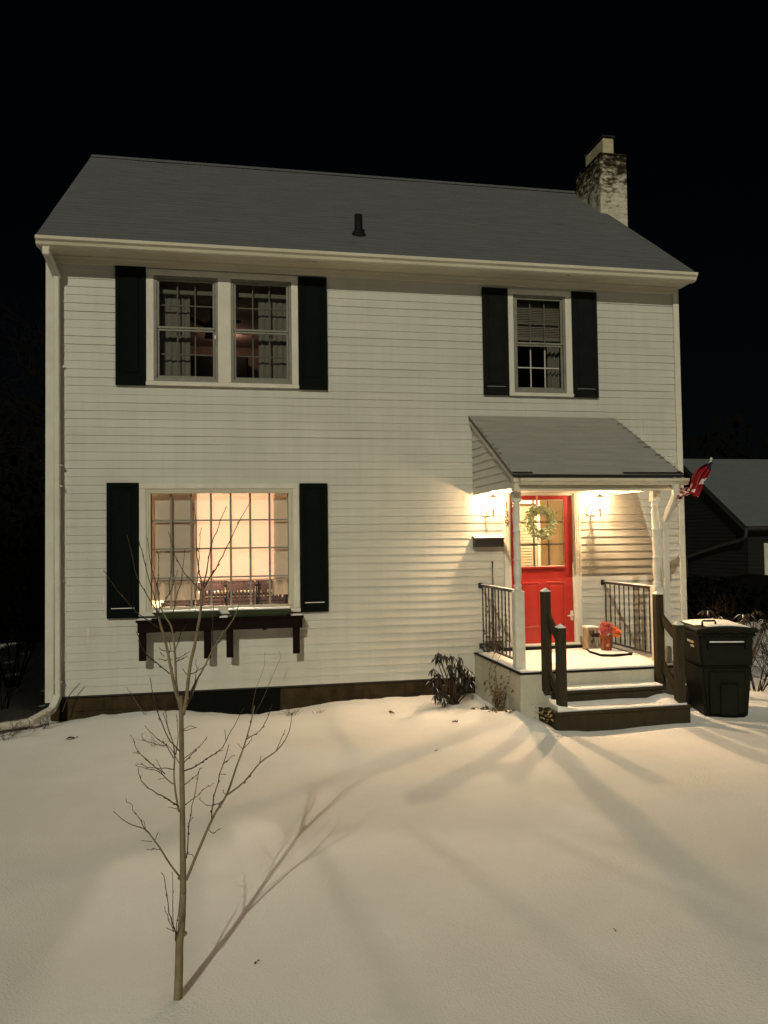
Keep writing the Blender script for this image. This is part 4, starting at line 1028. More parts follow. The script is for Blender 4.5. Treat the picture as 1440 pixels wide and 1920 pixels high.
# ------------------------------------------------------------------ the sapling
TREE = [
 [(-0.26,-6.32,-0.013,0.024),(-0.255,-6.32,0.03,0.0228),(-0.25,-6.32,0.169,0.0216),(-0.248,-6.32,0.257,0.0204),(-0.238,-6.32,0.344,0.0192),(-0.233,-6.32,0.449,0.018),(-0.231,-6.32,0.546,0.0168),(-0.232,-6.32,0.697,0.0156),(-0.233,-6.32,0.875,0.0144),(-0.235,-6.32,1.098,0.0131),(-0.236,-6.32,1.286,0.0119),(-0.237,-6.32,1.358,0.0107)],
 [(-0.233,-6.32,1.274,0.0101),(-0.245,-6.3,1.325,0.0093),(-0.264,-6.28,1.376,0.0085),(-0.285,-6.26,1.474,0.0077),(-0.309,-6.24,1.59,0.0069),(-0.335,-6.22,1.675,0.0061),(-0.345,-6.2,1.721,0.0053)],
 [(-0.227,-6.32,1.274,0.0101),(-0.213,-6.326,1.351,0.0096),(-0.203,-6.333,1.436,0.0092),(-0.192,-6.339,1.513,0.0087),(-0.175,-6.345,1.582,0.0082),(-0.16,-6.351,1.667,0.0077),(-0.15,-6.357,1.721,0.0073),(-0.14,-6.364,1.798,0.0068),(-0.135,-6.37,1.844,0.0063)],
 [(-0.238,-6.3,1.27,0.0076),(-0.251,-6.281,1.337,0.007),(-0.262,-6.263,1.419,0.0065),(-0.267,-6.244,1.526,0.006),(-0.275,-6.226,1.602,0.0054),(-0.288,-6.207,1.664,0.0049),(-0.313,-6.189,1.703,0.0043),(-0.337,-6.17,1.746,0.0038)],
 [(-0.225,-6.32,1.282,0.0063),(-0.204,-6.295,1.345,0.0058),(-0.178,-6.27,1.401,0.0054),(-0.132,-6.245,1.481,0.0049),(-0.094,-6.22,1.555,0.0044),(-0.047,-6.195,1.622,0.0039),(-0.007,-6.17,1.675,0.0035),(0.018,-6.145,1.729,0.003),(0.052,-6.12,1.842,0.0025)],
 [(-0.221,-6.32,1.297,0.0051),(-0.186,-6.287,1.365,0.0042),(-0.154,-6.253,1.444,0.0034),(-0.121,-6.22,1.497,0.0025)],
 [(-0.344,-6.22,1.715,0.0033),(-0.399,-6.17,1.807,0.0028),(-0.447,-6.12,1.886,0.0024),(-0.48,-6.07,1.999,0.002),(-0.504,-6.02,2.086,0.0015)],
 [(-0.344,-6.22,1.722,0.0033),(-0.367,-6.183,1.807,0.0028),(-0.401,-6.145,1.91,0.0024),(-0.432,-6.108,2.024,0.002),(-0.448,-6.07,2.065,0.0015)],
 [(-0.342,-6.22,1.722,0.003),(-0.337,-6.245,1.779,0.0026),(-0.345,-6.27,1.852,0.0022),(-0.367,-6.295,1.954,0.0018),(-0.379,-6.32,2.071,0.0014)],
 [(-0.339,-6.22,1.762,0.0028),(-0.349,-6.195,1.84,0.0024),(-0.348,-6.17,1.902,0.0021),(-0.348,-6.145,1.982,0.0017),(-0.356,-6.12,2.014,0.0014)],
 [(-0.337,-6.19,1.75,0.003),(-0.301,-6.133,1.811,0.0025),(-0.281,-6.077,1.864,0.0019),(-0.27,-6.02,1.911,0.0014)],
 [(-0.3,-6.14,1.811,0.0025),(-0.292,-6.18,1.885,0.0019),(-0.282,-6.22,1.962,0.0013)],
 [(-0.279,-6.22,1.72,0.003),(-0.261,-6.137,1.818,0.0025),(-0.246,-6.053,1.895,0.0019),(-0.239,-5.97,2.011,0.0014)],
 [(-0.335,-6.22,1.655,0.0033),(-0.389,-6.27,1.701,0.0029),(-0.428,-6.32,1.742,0.0026),(-0.487,-6.37,1.823,0.0022),(-0.523,-6.42,1.887,0.0019),(-0.542,-6.47,1.933,0.0015)],
 [(-0.29,-6.27,1.453,0.0033),(-0.346,-6.333,1.519,0.0028),(-0.376,-6.395,1.559,0.0024),(-0.394,-6.458,1.613,0.002),(-0.405,-6.52,1.672,0.0015)],
 [(-0.263,-6.24,1.517,0.0023),(-0.233,-6.228,1.526,0.0018),(-0.211,-6.215,1.539,0.0013)],
 [(-0.265,-6.24,1.498,0.0023),(-0.242,-6.216,1.509,0.0018),(-0.226,-6.192,1.513,0.0013)],
 [(-0.297,-6.24,1.548,0.0023),(-0.319,-6.21,1.553,0.0018),(-0.341,-6.181,1.556,0.0013)],
 [(-0.282,-6.24,1.512,0.0023),(-0.313,-6.196,1.505,0.0018),(-0.344,-6.152,1.505,0.0013)],
 [(-0.294,-6.24,1.546,0.0023),(-0.284,-6.216,1.55,0.0018),(-0.27,-6.192,1.542,0.0013)],
 [(-0.317,-6.24,1.527,0.0023),(-0.332,-6.198,1.534,0.0018),(-0.341,-6.156,1.536,0.0013)],
 [(-0.269,-6.24,1.545,0.0028),(-0.258,-6.2,1.591,0.0023),(-0.245,-6.16,1.625,0.0018),(-0.227,-6.12,1.649,0.0013)],
 [(-0.286,-6.24,1.557,0.0023),(-0.298,-6.18,1.59,0.0018),(-0.307,-6.12,1.599,0.0013)],
 [(-0.136,-6.37,1.84,0.0038),(-0.154,-6.333,1.92,0.0032),(-0.165,-6.295,2.021,0.0027),(-0.17,-6.258,2.148,0.0021),(-0.179,-6.22,2.225,0.0015)],
 [(-0.134,-6.37,1.852,0.0038),(-0.113,-6.407,1.952,0.0032),(-0.093,-6.445,2.044,0.0027),(-0.062,-6.482,2.126,0.0021),(-0.032,-6.52,2.199,0.0015)],
 [(-0.132,-6.37,1.844,0.0043),(-0.111,-6.378,1.883,0.0038),(-0.076,-6.387,1.936,0.0034),(-0.049,-6.395,1.989,0.0029),(-0.004,-6.403,2.081,0.0024),(0.039,-6.412,2.165,0.002),(0.078,-6.42,2.235,0.0015)],
 [(-0.141,-6.37,1.833,0.0033),(-0.17,-6.308,1.857,0.0028),(-0.223,-6.245,1.911,0.0024),(-0.269,-6.183,1.997,0.002),(-0.299,-6.12,2.095,0.0015)],
 [(-0.157,-6.32,1.939,0.0025),(-0.155,-6.26,2.013,0.0019),(-0.15,-6.2,2.115,0.0013)],
 [(-0.158,-6.32,1.92,0.0025),(-0.17,-6.27,1.839,0.0019),(-0.176,-6.22,1.733,0.0013)],
 [(-0.094,-6.2,1.56,0.0028),(-0.055,-6.16,1.586,0.002),(-0.035,-6.12,1.593,0.0013)],
 [(-0.093,-6.2,1.56,0.0025),(-0.1,-6.26,1.632,0.0019),(-0.094,-6.32,1.755,0.0013)],
 [(-0.199,-6.32,1.453,0.0025),(-0.161,-6.295,1.467,0.0019),(-0.131,-6.27,1.485,0.0013)],
 [(-0.211,-6.32,1.454,0.0023),(-0.221,-6.37,1.483,0.0013)],
 [(-0.178,-6.27,1.401,0.0023),(-0.173,-6.245,1.451,0.0018),(-0.17,-6.22,1.495,0.0013)],
 [(-0.237,-6.32,1.107,0.0033),(-0.28,-6.34,1.16,0.0029),(-0.315,-6.36,1.242,0.0026),(-0.342,-6.38,1.331,0.0022),(-0.354,-6.4,1.395,0.0019),(-0.359,-6.42,1.455,0.0015)],
 [(-0.217,-6.32,0.536,0.0082),(-0.175,-6.292,0.628,0.0076),(-0.122,-6.264,0.739,0.007),(-0.087,-6.237,0.8,0.0064),(-0.036,-6.209,0.87,0.0058),(0.006,-6.181,0.98,0.0052),(0.04,-6.153,1.06,0.0046),(0.06,-6.126,1.114,0.004),(0.08,-6.098,1.174,0.0034),(0.095,-6.07,1.235,0.0028)],
 [(-0.036,-6.22,0.869,0.0051),(0.043,-6.178,0.911,0.0045),(0.12,-6.137,0.984,0.004),(0.2,-6.095,1.025,0.0034),(0.247,-6.053,1.066,0.0029),(0.275,-6.012,1.114,0.0023),(0.288,-5.97,1.174,0.0018)],
 [(0.119,-6.12,0.977,0.0023),(0.123,-6.12,1.008,0.0013)],
 [(0.198,-6.07,1.016,0.0025),(0.222,-6.045,1.055,0.0019),(0.247,-6.02,1.099,0.0013)],
 [(-0.109,-6.24,0.752,0.0038),(-0.099,-6.285,0.853,0.0033),(-0.077,-6.33,0.965,0.0027),(-0.047,-6.375,1.065,0.0022),(-0.026,-6.42,1.142,0.0016)],
 [(-0.051,-6.32,1.037,0.0025),(-0.03,-6.32,1.058,0.0019),(-0.003,-6.32,1.079,0.0013)],
 [(-0.068,-6.32,0.997,0.0019),(-0.052,-6.32,0.994,0.0013)],
 [(-0.057,-6.22,0.843,0.0025),(-0.083,-6.183,0.817,0.0022),(-0.116,-6.145,0.803,0.0019),(-0.146,-6.108,0.804,0.0016),(-0.166,-6.07,0.817,0.0013)],
 [(-0.041,-6.22,0.869,0.0021),(-0.054,-6.22,0.889,0.0017),(-0.05,-6.22,0.893,0.0013)],
 [(0.04,-6.15,1.057,0.0021),(0.021,-6.12,1.072,0.0013)],
 [(0.043,-6.15,1.062,0.0025),(0.069,-6.135,1.082,0.0019),(0.083,-6.12,1.1,0.0013)],
 [(0.056,-6.14,1.101,0.003),(0.12,-6.183,1.153,0.0025),(0.152,-6.227,1.213,0.002),(0.17,-6.27,1.282,0.0015)],
 [(-0.118,-6.25,0.725,0.002),(-0.101,-6.235,0.704,0.0016),(-0.078,-6.22,0.713,0.0013)],
 [(-0.225,-6.32,1.021,0.0038),(-0.174,-6.27,1.026,0.0034),(-0.131,-6.22,1.042,0.0031),(-0.068,-6.17,1.067,0.0027),(-0.04,-6.12,1.095,0.0024),(-0.002,-6.07,1.153,0.002),(0.04,-6.02,1.22,0.0016)],
 [(-0.04,-6.12,1.09,0.002),(-0.045,-6.12,1.138,0.0013)],
 [(-0.086,-6.18,1.061,0.002),(-0.063,-6.16,1.059,0.0013)],
 [(-0.225,-6.32,0.959,0.0028),(-0.17,-6.37,1.014,0.002),(-0.146,-6.42,1.056,0.0013)],
 [(-0.226,-6.32,0.867,0.0028),(-0.176,-6.253,0.881,0.0023),(-0.142,-6.187,0.894,0.0018),(-0.103,-6.12,0.895,0.0013)],
 [(-0.216,-6.32,0.633,0.0033),(-0.204,-6.357,0.752,0.0028),(-0.198,-6.395,0.818,0.0024),(-0.176,-6.433,0.933,0.002),(-0.155,-6.47,1.055,0.0015)],
 [(-0.205,-6.38,0.804,0.002),(-0.183,-6.42,0.843,0.0013)],
 [(-0.222,-6.32,0.656,0.0021),(-0.203,-6.345,0.66,0.0017),(-0.183,-6.37,0.663,0.0013)],
 [(-0.228,-6.32,1.053,0.003),(-0.192,-6.27,1.082,0.0024),(-0.158,-6.22,1.104,0.0019),(-0.128,-6.17,1.127,0.0013)],
 [(-0.228,-6.32,1.075,0.0025),(-0.192,-6.27,1.091,0.0019),(-0.165,-6.22,1.097,0.0013)],
 [(-0.228,-6.32,1.203,0.0023),(-0.204,-6.295,1.2,0.0018),(-0.181,-6.27,1.2,0.0013)],
 [(-0.228,-6.32,1.207,0.002),(-0.199,-6.295,1.216,0.0016),(-0.184,-6.27,1.207,0.0013)],
 [(-0.24,-6.32,0.545,0.0051),(-0.285,-6.349,0.624,0.0046),(-0.326,-6.377,0.709,0.0041),(-0.348,-6.406,0.756,0.0036),(-0.381,-6.434,0.814,0.0032),(-0.433,-6.463,0.848,0.0027),(-0.47,-6.491,0.886,0.0022),(-0.495,-6.52,0.924,0.0018)],
 [(-0.381,-6.45,0.822,0.0023),(-0.411,-6.44,0.868,0.0019),(-0.441,-6.43,0.918,0.0016),(-0.463,-6.42,0.938,0.0013)],
 [(-0.322,-6.42,0.718,0.002),(-0.347,-6.42,0.722,0.0016),(-0.37,-6.42,0.72,0.0013)],
 [(-0.347,-6.42,0.761,0.002),(-0.337,-6.43,0.777,0.0016),(-0.328,-6.44,0.793,0.0013)],
 [(-0.355,-6.42,0.755,0.002),(-0.389,-6.42,0.765,0.0013)],
 [(-0.378,-6.44,0.805,0.002),(-0.384,-6.44,0.842,0.0013)],
 [(-0.261,-6.32,0.263,0.0038),(-0.27,-6.335,0.337,0.0033),(-0.29,-6.35,0.416,0.0028),(-0.302,-6.365,0.528,0.0023),(-0.313,-6.38,0.6,0.0018)],
 [(-0.273,-6.34,0.322,0.0025),(-0.278,-6.305,0.429,0.0019),(-0.279,-6.27,0.548,0.0013)],
 [(-0.263,-6.34,0.295,0.0025),(-0.252,-6.38,0.391,0.0019),(-0.238,-6.42,0.494,0.0013)],
 [(-0.271,-6.35,0.335,0.0023),(-0.288,-6.385,0.397,0.0018),(-0.301,-6.42,0.467,0.0013)],
 [(-0.261,-6.34,0.321,0.002),(-0.291,-6.34,0.338,0.0013)],
 [(-0.25,-6.32,0.865,0.0038),(-0.276,-6.35,0.897,0.0033),(-0.316,-6.38,0.936,0.0029),(-0.356,-6.41,0.974,0.0024),(-0.398,-6.44,1.025,0.002),(-0.407,-6.47,1.081,0.0015)],
 [(-0.254,-6.32,0.854,0.0023),(-0.285,-6.37,0.882,0.0013)],
 [(-0.248,-6.32,0.84,0.0057),(-0.264,-6.3,0.924,0.0051),(-0.272,-6.28,1,0.0045),(-0.27,-6.26,1.085,0.0039),(-0.28,-6.24,1.135,0.0032),(-0.302,-6.22,1.195,0.0026),(-0.322,-6.2,1.252,0.002)],
 [(-0.273,-6.29,0.958,0.003),(-0.317,-6.26,0.988,0.0026),(-0.355,-6.23,1.009,0.0021),(-0.412,-6.2,1.012,0.0017),(-0.446,-6.17,1.017,0.0013)],
 [(-0.27,-6.28,1.02,0.0028),(-0.32,-6.327,1.043,0.0023),(-0.359,-6.373,1.059,0.0018),(-0.413,-6.42,1.095,0.0013)],
 [(-0.308,-6.27,0.983,0.002),(-0.33,-6.27,0.978,0.0013)],
 [(-0.324,-6.27,1.014,0.002),(-0.347,-6.27,1.058,0.0013)],
 [(-0.275,-6.26,1.067,0.0028),(-0.304,-6.313,1.137,0.0023),(-0.342,-6.367,1.188,0.0018),(-0.379,-6.42,1.25,0.0013)],
 [(-0.312,-6.27,1,0.0028),(-0.362,-6.253,1.035,0.0023),(-0.408,-6.237,1.078,0.0018),(-0.449,-6.22,1.092,0.0013)],
 [(-0.356,-6.32,1.057,0.0023),(-0.399,-6.353,1.104,0.0019),(-0.425,-6.387,1.158,0.0016),(-0.439,-6.42,1.217,0.0013)],
 [(-0.312,-6.32,1.137,0.0023),(-0.358,-6.293,1.147,0.0019),(-0.404,-6.267,1.158,0.0016),(-0.416,-6.24,1.18,0.0013)],
 [(-0.264,-6.28,1.085,0.0028),(-0.255,-6.25,1.172,0.002),(-0.262,-6.22,1.248,0.0013)],
 [(-0.293,-6.25,1.174,0.0023),(-0.305,-6.235,1.227,0.0018),(-0.315,-6.22,1.288,0.0013)],
 [(-0.242,-6.32,1.054,0.0023),(-0.276,-6.27,1.097,0.0018),(-0.311,-6.22,1.118,0.0013)]]
def smooth_path(P, k=3):
    """Catmull-Rom through the traced points"""
    if len(P) < 3: return P
    out = []
    for i in range(len(P)-1):
        a, b, c, d = P[max(i-1, 0)], P[i], P[i+1], P[min(i+2, len(P)-1)]
        for j in range(k):
            t = j/k
            out.append(tuple(.5*(2*b[q] + (c[q]-a[q])*t + (2*a[q]-5*b[q]+4*c[q]-d[q])*t*t + (3*b[q]-a[q]-3*c[q]+d[q])*t**3) for q in range(4)))
    out.append(P[-1]); return out
t = thing('sapling', 'bare young sapling with upright branches standing in the snowy lawn', 'tree', (-.255, -6.32, 0))
random.seed(17)
for k, pl in enumerate(TREE):
    P = smooth_path(pl, 4 if k == 0 else 3)
    bm = nb()
    big = pl[0][3] > .0048
    if k == 0: P = [(P[0][0], P[0][1], -.12, P[0][3]*1.05)] + P
    pts = [Vector(p[:3]) for p in P]; rad = [p[3]*.84 for p in P]
    if not big:
        pts = [p + Vector((random.gauss(0, .0016), random.gauss(0, .004), random.gauss(0, .0012))) if 0 < i else p for i, p in enumerate(pts)]
    tube(bm, pts, rad, 14 if k == 0 else (9 if big else 6))
    if k == 0:
        for z, a, r in ((.55, 2.5, .019), (.49, -1.4, .020), (.30, .3, .0215)):       # old branch scars
            i = min(range(len(P)), key=lambda q: abs(P[q][2]-z)); c = pts[i]
            lathe(bm, [(.004, -.012), (.012, -.006), (.014, .0), (.010, .007), (.003, .011)], (c.x + r*.75*math.cos(a), c.y + r*.75*math.sin(a), c.z), 8)
    else:
        for i in range(2, len(pts)-1):                                               # buds and nodes
            if random.random() < (.40 if not big else .12):
                r = rad[i]; d = (pts[i+1]-pts[i-1]).normalized(); s = d.orthogonal().normalized(); s.rotate(Quaternion(d, random.uniform(0, 6.28)))
                b0 = pts[i] + s*r*.5; tube(bm, [b0 - d*.006, b0 + s*.003, b0 + s*.0045 + d*.009], [r*.75, r*1.15, .0006], 5)
        r = rad[-1]; d = (pts[-1]-pts[-2]).normalized(); tube(bm, [pts[-1]-d*.004, pts[-1]+d*.004, pts[-1]+d*.014], [r, r*1.5, .0005], 5)
    obj('trunk' if k == 0 else ('limb' if big else 'branch'), bm, bark_m if big else twig_m, t)

# ------------------------------------------------------------------ plants
def grow(bm, p, d, L, r, depth, spread=.5, n=6, gravity=0.0, kids=3, twist=.25):
    pts = [p]; q = p.copy(); dd = d.normalized()
    for i in range(n):
        dd = (dd + Vector((random.gauss(0, twist), random.gauss(0, twist), random.gauss(0, twist)))*.35 + Vector((0, 0, gravity))).normalized()
        q = q + dd*L/n; pts.append(q.copy())
    tube(bm, pts, [r*(1-.7*i/n) for i in range(n+1)], 5 if r < .006 else 6)
    if depth > 0:
        for k in range(kids):
            i = random.randint(2, n); s = Vector((random.gauss(0, 1), random.gauss(0, 1), random.gauss(.3, .7)))
            grow(bm, pts[i], dd*.8 + s*spread, L*random.uniform(.45, .7), r*.55, depth-1, spread, max(3, n-1), gravity, kids, twist)
def shrub(name, x, y, hgt, stems, m, label, cat='shrub', spread=.5, lean=.35, depth=2, r=.007, kids=3, group=None, grav=.0):
    t = thing(name, label, cat, (x, y, gh(x, y)), 0, group)
    bm = nb(); random.seed(int(x*97 + y*31) & 1023)
    for k in range(stems):
        a = random.uniform(0, 6.28); grow(bm, Vector((x + .06*math.cos(a), y + .06*math.sin(a), gh(x, y)-.03)), Vector((lean*math.cos(a), lean*math.sin(a), 1)), hgt*random.uniform(.6, 1.0)*.75, r, depth, spread, 6, grav, kids)
    obj('stems', bm, m, t); return t
# rhododendron by the porch
def rhodo(name, whorls, base, label, n_leaf=9, L0=.10, droop=1.0):
    t = thing(name, label, 'shrub', base)
    bs, bl, bw = nb(), nb(), nb(); B = Vector(base)
    for w in whorls:
        c = Vector(w); mid = B*.55 + c*.45 + Vector((random.gauss(0, .03), random.gauss(0, .03), -.02)); tube(bs, [B + Vector((random.gauss(0, .03), random.gauss(0, .03), -.04)), mid, c], [.010, .008, .005], 6)
        for k in range(n_leaf):
            a = k*2*math.pi/n_leaf + random.uniform(-.25, .25); e = random.uniform(-1.15, -.35)*droop
            d = Vector((math.cos(a)*math.cos(e), math.sin(a)*math.cos(e), math.sin(e))); L = L0*random.uniform(.75, 1.25)
            leaf(bl, c + d*.006, d, Vector((0, 0, 1)), L, L*.105, 0, .25)
            if random.random() < .22:
                leaf(bw, c + d*.02 + Vector((0, 0, .006)), d, Vector((0, 0, 1)), L*.65, L*.05, 0, .25)
        leaf(bl, c, Vector((random.gauss(0, .3), random.gauss(0, .3), 1)), Vector((1, 0, 0)), .03, .006)
    obj('stems', bs, twig_m, t); obj('leaves', bl, rhodo_m, t); obj('leaf_snow', bw, snow_crust_m, t)
random.seed(31)
wh = []
for dx, dz in ((-.20, .62), (-.12, .58), (-.02, .56), (-.17, .52), (.03, .50), (-.06, .47), (.10, .45), (.16, .40), (.08, .38), (.20, .34), (.24, .28), (-.04, .38), (.14, .30), (.02, .30), (-.22, .30), (-.15, .26), (-.24, .20), (-.17, .16), (-.10, .18), (.20, .20), (.08, .20), (-.20, .10), (-.12, .09), (.27, .20), (-.25, .42)):
    wh.append((2.64 + dx*1.05, -.60 + random.uniform(-.20, .16), .045 + dz + .02))
wh += [(q[0] + random.gauss(0, .05), q[1] + random.gauss(0, .06), max(.07, q[2] - random.uniform(-.03, .09))) for q in list(wh)[::2]]
rhodo('rhododendron', wh, (2.66, -.58, .03), 'droopy dark evergreen shrub with snow on its leaves beside the porch', 9, .105, 1.1)
bm = nb(); random.seed(9)
# bush behind the bin
wh = [(6.05 + random.uniform(-.30, .45), -1.15 + random.uniform(-.3, .3), random.uniform(.80, 1.16)) for i in range(22)]
rhodo('rhododendron', wh, (6.25, -1.05, 0), 'dark evergreen shrub whose leaves poke over the bin lid', 9, .12, .6)
shrub('bare_bush', 6.75, -.75, 1.35, 16, mat('russet_twig', (.038, .021, .012), .9, .1, col2=(.02, .012, .007), vs=30), 'tangled reddish brown bare bush right of the bin', spread=.75, lean=.6, depth=2, kids=4)
shrub('bare_bush', 7.5, -.2, 1.2, 12, darktwig_m, 'tangled bare bush near the dark garage at the right edge', spread=.75, lean=.6, depth=2, kids=4)
# dry vine and weeds on the porch side
t = thing('dry_vine', 'dry leafy vine climbing the porch side wall and railing', 'vine', (3.08, -1.05, .05))
bm, bl = nb(), nb(); random.seed(12)
def vine(pts, r=.0035, leaves=8):
    P = [Vector(p) for p in pts]; P = [Vector(q[:3]) for q in smooth_path([(*p, 0) for p in P], 4)]
    P = [p + Vector((random.gauss(0, .006), random.gauss(0, .008), random.gauss(0, .008))) for p in P]
    tube(bm, P, [r*(1-.5*i/len(P)) for i in range(len(P))], 5)
    for k in range(leaves):
        p = random.choice(P[2:]); d = Vector((random.gauss(-.5, .5), random.gauss(0, 1), random.gauss(-.6, .6))); leaf(bl, p, d, Vector((random.gauss(0, 1), 0, 1)), random.uniform(.025, .05), random.uniform(.008, .014), 0, .4)
vine([(3.08, -1.0, .05), (3.08, -1.04, .25), (3.07, -1.0, .45), (3.10, -1.02, .60), (3.20, -1.05, .85), (3.22, -1.0, 1.15)], .004, 16)
vine([(3.08, -1.0, .05), (3.06, -.85, .22), (3.07, -.78, .40), (3.09, -.84, .56), (3.20, -.7, .75)], .0035, 14)
vine([(3.07, -1.02, .20), (3.06, -.72, .30), (3.06, -.62, .26)], .003, 10)
vine([(3.08, -1.2, .08), (3.06, -1.28, .25), (3.07, -1.42, .40), (3.07, -1.55, .52)], .003, 8)
vine([(3.07, -1.1, .22), (3.06, -1.45, .36), (3.06, -1.75, .33)], .0025, 5)
for k in range(22):
    y = -1.15 + random.gauss(0, .09); vine([(3.06, y, .05), (3.05 + random.gauss(0, .03), y + random.gauss(0, .05), .15 + random.random()*.1), (3.04 + random.gauss(0, .05), y + random.gauss(0, .09), .20 + random.random()*.26)], .002, 5)
for k in range(16):
    p = Vector((3.22 + random.gauss(0, .02), random.uniform(-.9, -.35), random.uniform(.66, 1.0))); vine([p, p + Vector((0, random.gauss(0, .06), random.gauss(0, .07))), p + Vector((0, random.gauss(0, .1), random.gauss(0, .12)))], .0025, 5)
obj('stems', bm, dead_m, t); obj('dead_leaves', bl, dead_m, t)
t = thing('weed_clump', 'low clump of dead leaves and weeds in snow at the foot of the porch wall', 'weeds', (2.95, -1.3, .04))
bm = nb()
for k in range(70):
    x = 3.02 - abs(random.gauss(0, .09)); y = random.uniform(-1.75, -.75); p = Vector((x, y, gh(x, y)+.005)); d = Vector((random.gauss(0, 1), random.gauss(0, 1), abs(random.gauss(.2, .6)))); leaf(bm, p, d, Vector((random.gauss(0, 1), random.gauss(0, 1), 1)), random.uniform(.03, .07), random.uniform(.008, .018), 0, .4)
obj('leaves', bm, dead_m, t)
t = thing('weed_clump', 'pale dead leaves caught at the left end of the bottom step', 'weeds', (3.28, -2.0, .12))
bm = nb()
for k in range(26):
    p = Vector((3.29 + random.gauss(0, .05), -2.02 + random.gauss(0, .09), gh(3.29, -2.02) + .05 + random.uniform(0, .12))); d = Vector((random.gauss(-.3, 1), random.gauss(-.3, 1), random.gauss(.3, .6))); leaf(bm, p, d, Vector((0, random.gauss(0, 1), 1)), random.uniform(.03, .06), random.uniform(.007, .014), 0, .5)
obj('leaves', bm, mat('pale_dead_leaf', (.36, .26, .13), .8, .2, col2=(.22, .15, .07), vs=40), t)
# dry stems by the foundation and grass tufts
def stems(name, lb, base, lines, m=dead_m, r=.003, cat='plant'):
    bm = nb()
    for ln in lines: 
        P = smooth_path([(*p, 0) for p in ln], 4); tube(bm, [p[:3] for p in P], [r*(1-.5*i/len(P)) for i in range(len(P))], 5)
    return single(name, bm, m, lb, cat, base)
stems('dry_plant', 'pair of tall thin dry stems before the foundation right of the window shelf', (.22, -.28, 0), [[(.20, -.28, -.05), (.26, -.27, .25), (.36, -.26, .52), (.37, -.26, .70)], [(.24, -.28, -.05), (.36, -.30, .18), (.50, -.30, .50), (.56, -.29, .63), (.54, -.29, .72)]])
stems('fallen_twig', 'short dark twig leaning on the siding beside the left downspout', (-1.98, -.12, .1), [[(-1.99, -.14, .08), (-1.93, -.12, .25), (-1.80, -.10, .405)]], twig_m, .007)
stems('fallen_twig', 'tiny dry stem leaning on the siding left of the cellar window', (-1.2, -.1, .1), [[(-1.05, -.25, .02), (-1.20, -.12, .22), (-1.28, -.10, .33)]], dead_m, .004)
random.seed(5)
def tuft(x, y, n, h, lb, m=dead_m):
    bm = nb()
    for k in range(n):
        a = random.uniform(-.5, 3.3); L = h*random.uniform(.5, 1.1); b = Vector((x + random.gauss(0, .03), y + random.gauss(0, .03), gh(x, y)-.02)); d = Vector((math.cos(a)*.7, random.gauss(0, .4), random.uniform(.5, 1.2))).normalized()
        tube(bm, [b, b + d*L*.5, b + d*L + Vector((d.x*L*.3, 0, -L*.12))], [.0022, .0018, .0008], 4)
    single('grass_tuft', bm, m, lb, 'grass', (x, y, gh(x, y)))
tuft(.66, -.62, 22, .17, 'dry grass tuft in the snow right of the cellar window'); tuft(.98, -.60, 10, .10, 'small sparse grass tuft in snow, farthest right along the foundation'); tuft(-.75, -1.75, 9, .2, 'sparse dry grass stalks in the snow behind the sapling')
for lb, x, y, z, hh in (('thorny low shrub at the end of the left downspout pipe', -2.42, -.95, 0, .30), ('thorny low shrub growing across the left downspout elbow', -2.18, -.55, 0, .28)):
    shrub('low_shrub', x, y, hh, 12, twig_m, lb, spread=.9, lean=1.2, depth=2, r=.0035, kids=4)
# brush and trees in the dark left of the house
for i, (x, y, hh, n, lb) in enumerate([(-3.15, 2.2, 2.6, 10, 'bare dark brush thicket nearest the electric meter'), (-4.6, 4.2, 3.6, 12, 'tall bare dark thicket left of the house'), (-3.3, 5.6, 3.2, 12, 'bare dark brush thicket beyond the left wall'), (-6.0, 6.8, 4.2, 12, 'farthest bare thicket at the left edge'), (-2.9, .7, .8, 12, 'low dark weeds behind the downspout elbow')]):
    shrub('bare_bush', x, y, hh, n, darktwig_m, lb, spread=.55, lean=.35, depth=3 if hh > 2 else 2, r=.014 if hh > 2 else .006, kids=4, group=None)
def night_tree(x, y, h, lb):
    t = thing('night_tree', lb, 'tree', (x, y, 0)); random.seed(int(x*13+y*7) & 1023)
    bm = nb(); tube(bm, [(x, y, -.2), (x+.1, y, h*.3), (x-.1, y+.1, h*.55), (x+.05, y, h)], [.22, .17, .11, .02], 8); obj('trunk', bm, darktwig_m, t)
    bm = nb()
    for k in range(22):
        z = h*random.uniform(.22, .9); a = random.uniform(0, 6.28); grow(bm, Vector((x, y, z)), Vector((math.cos(a), math.sin(a), .7)), h*.32*(1.1 - z/h*.6), .04, 3, .55, 6, .02, 3)
    obj('crown', bm, darktwig_m, t)
night_tree(-8.5, 14, 9, 'bare dark tree in the background at the far left'); night_tree(-5.2, 18, 10, 'bare dark tree in the background nearer the house'); 
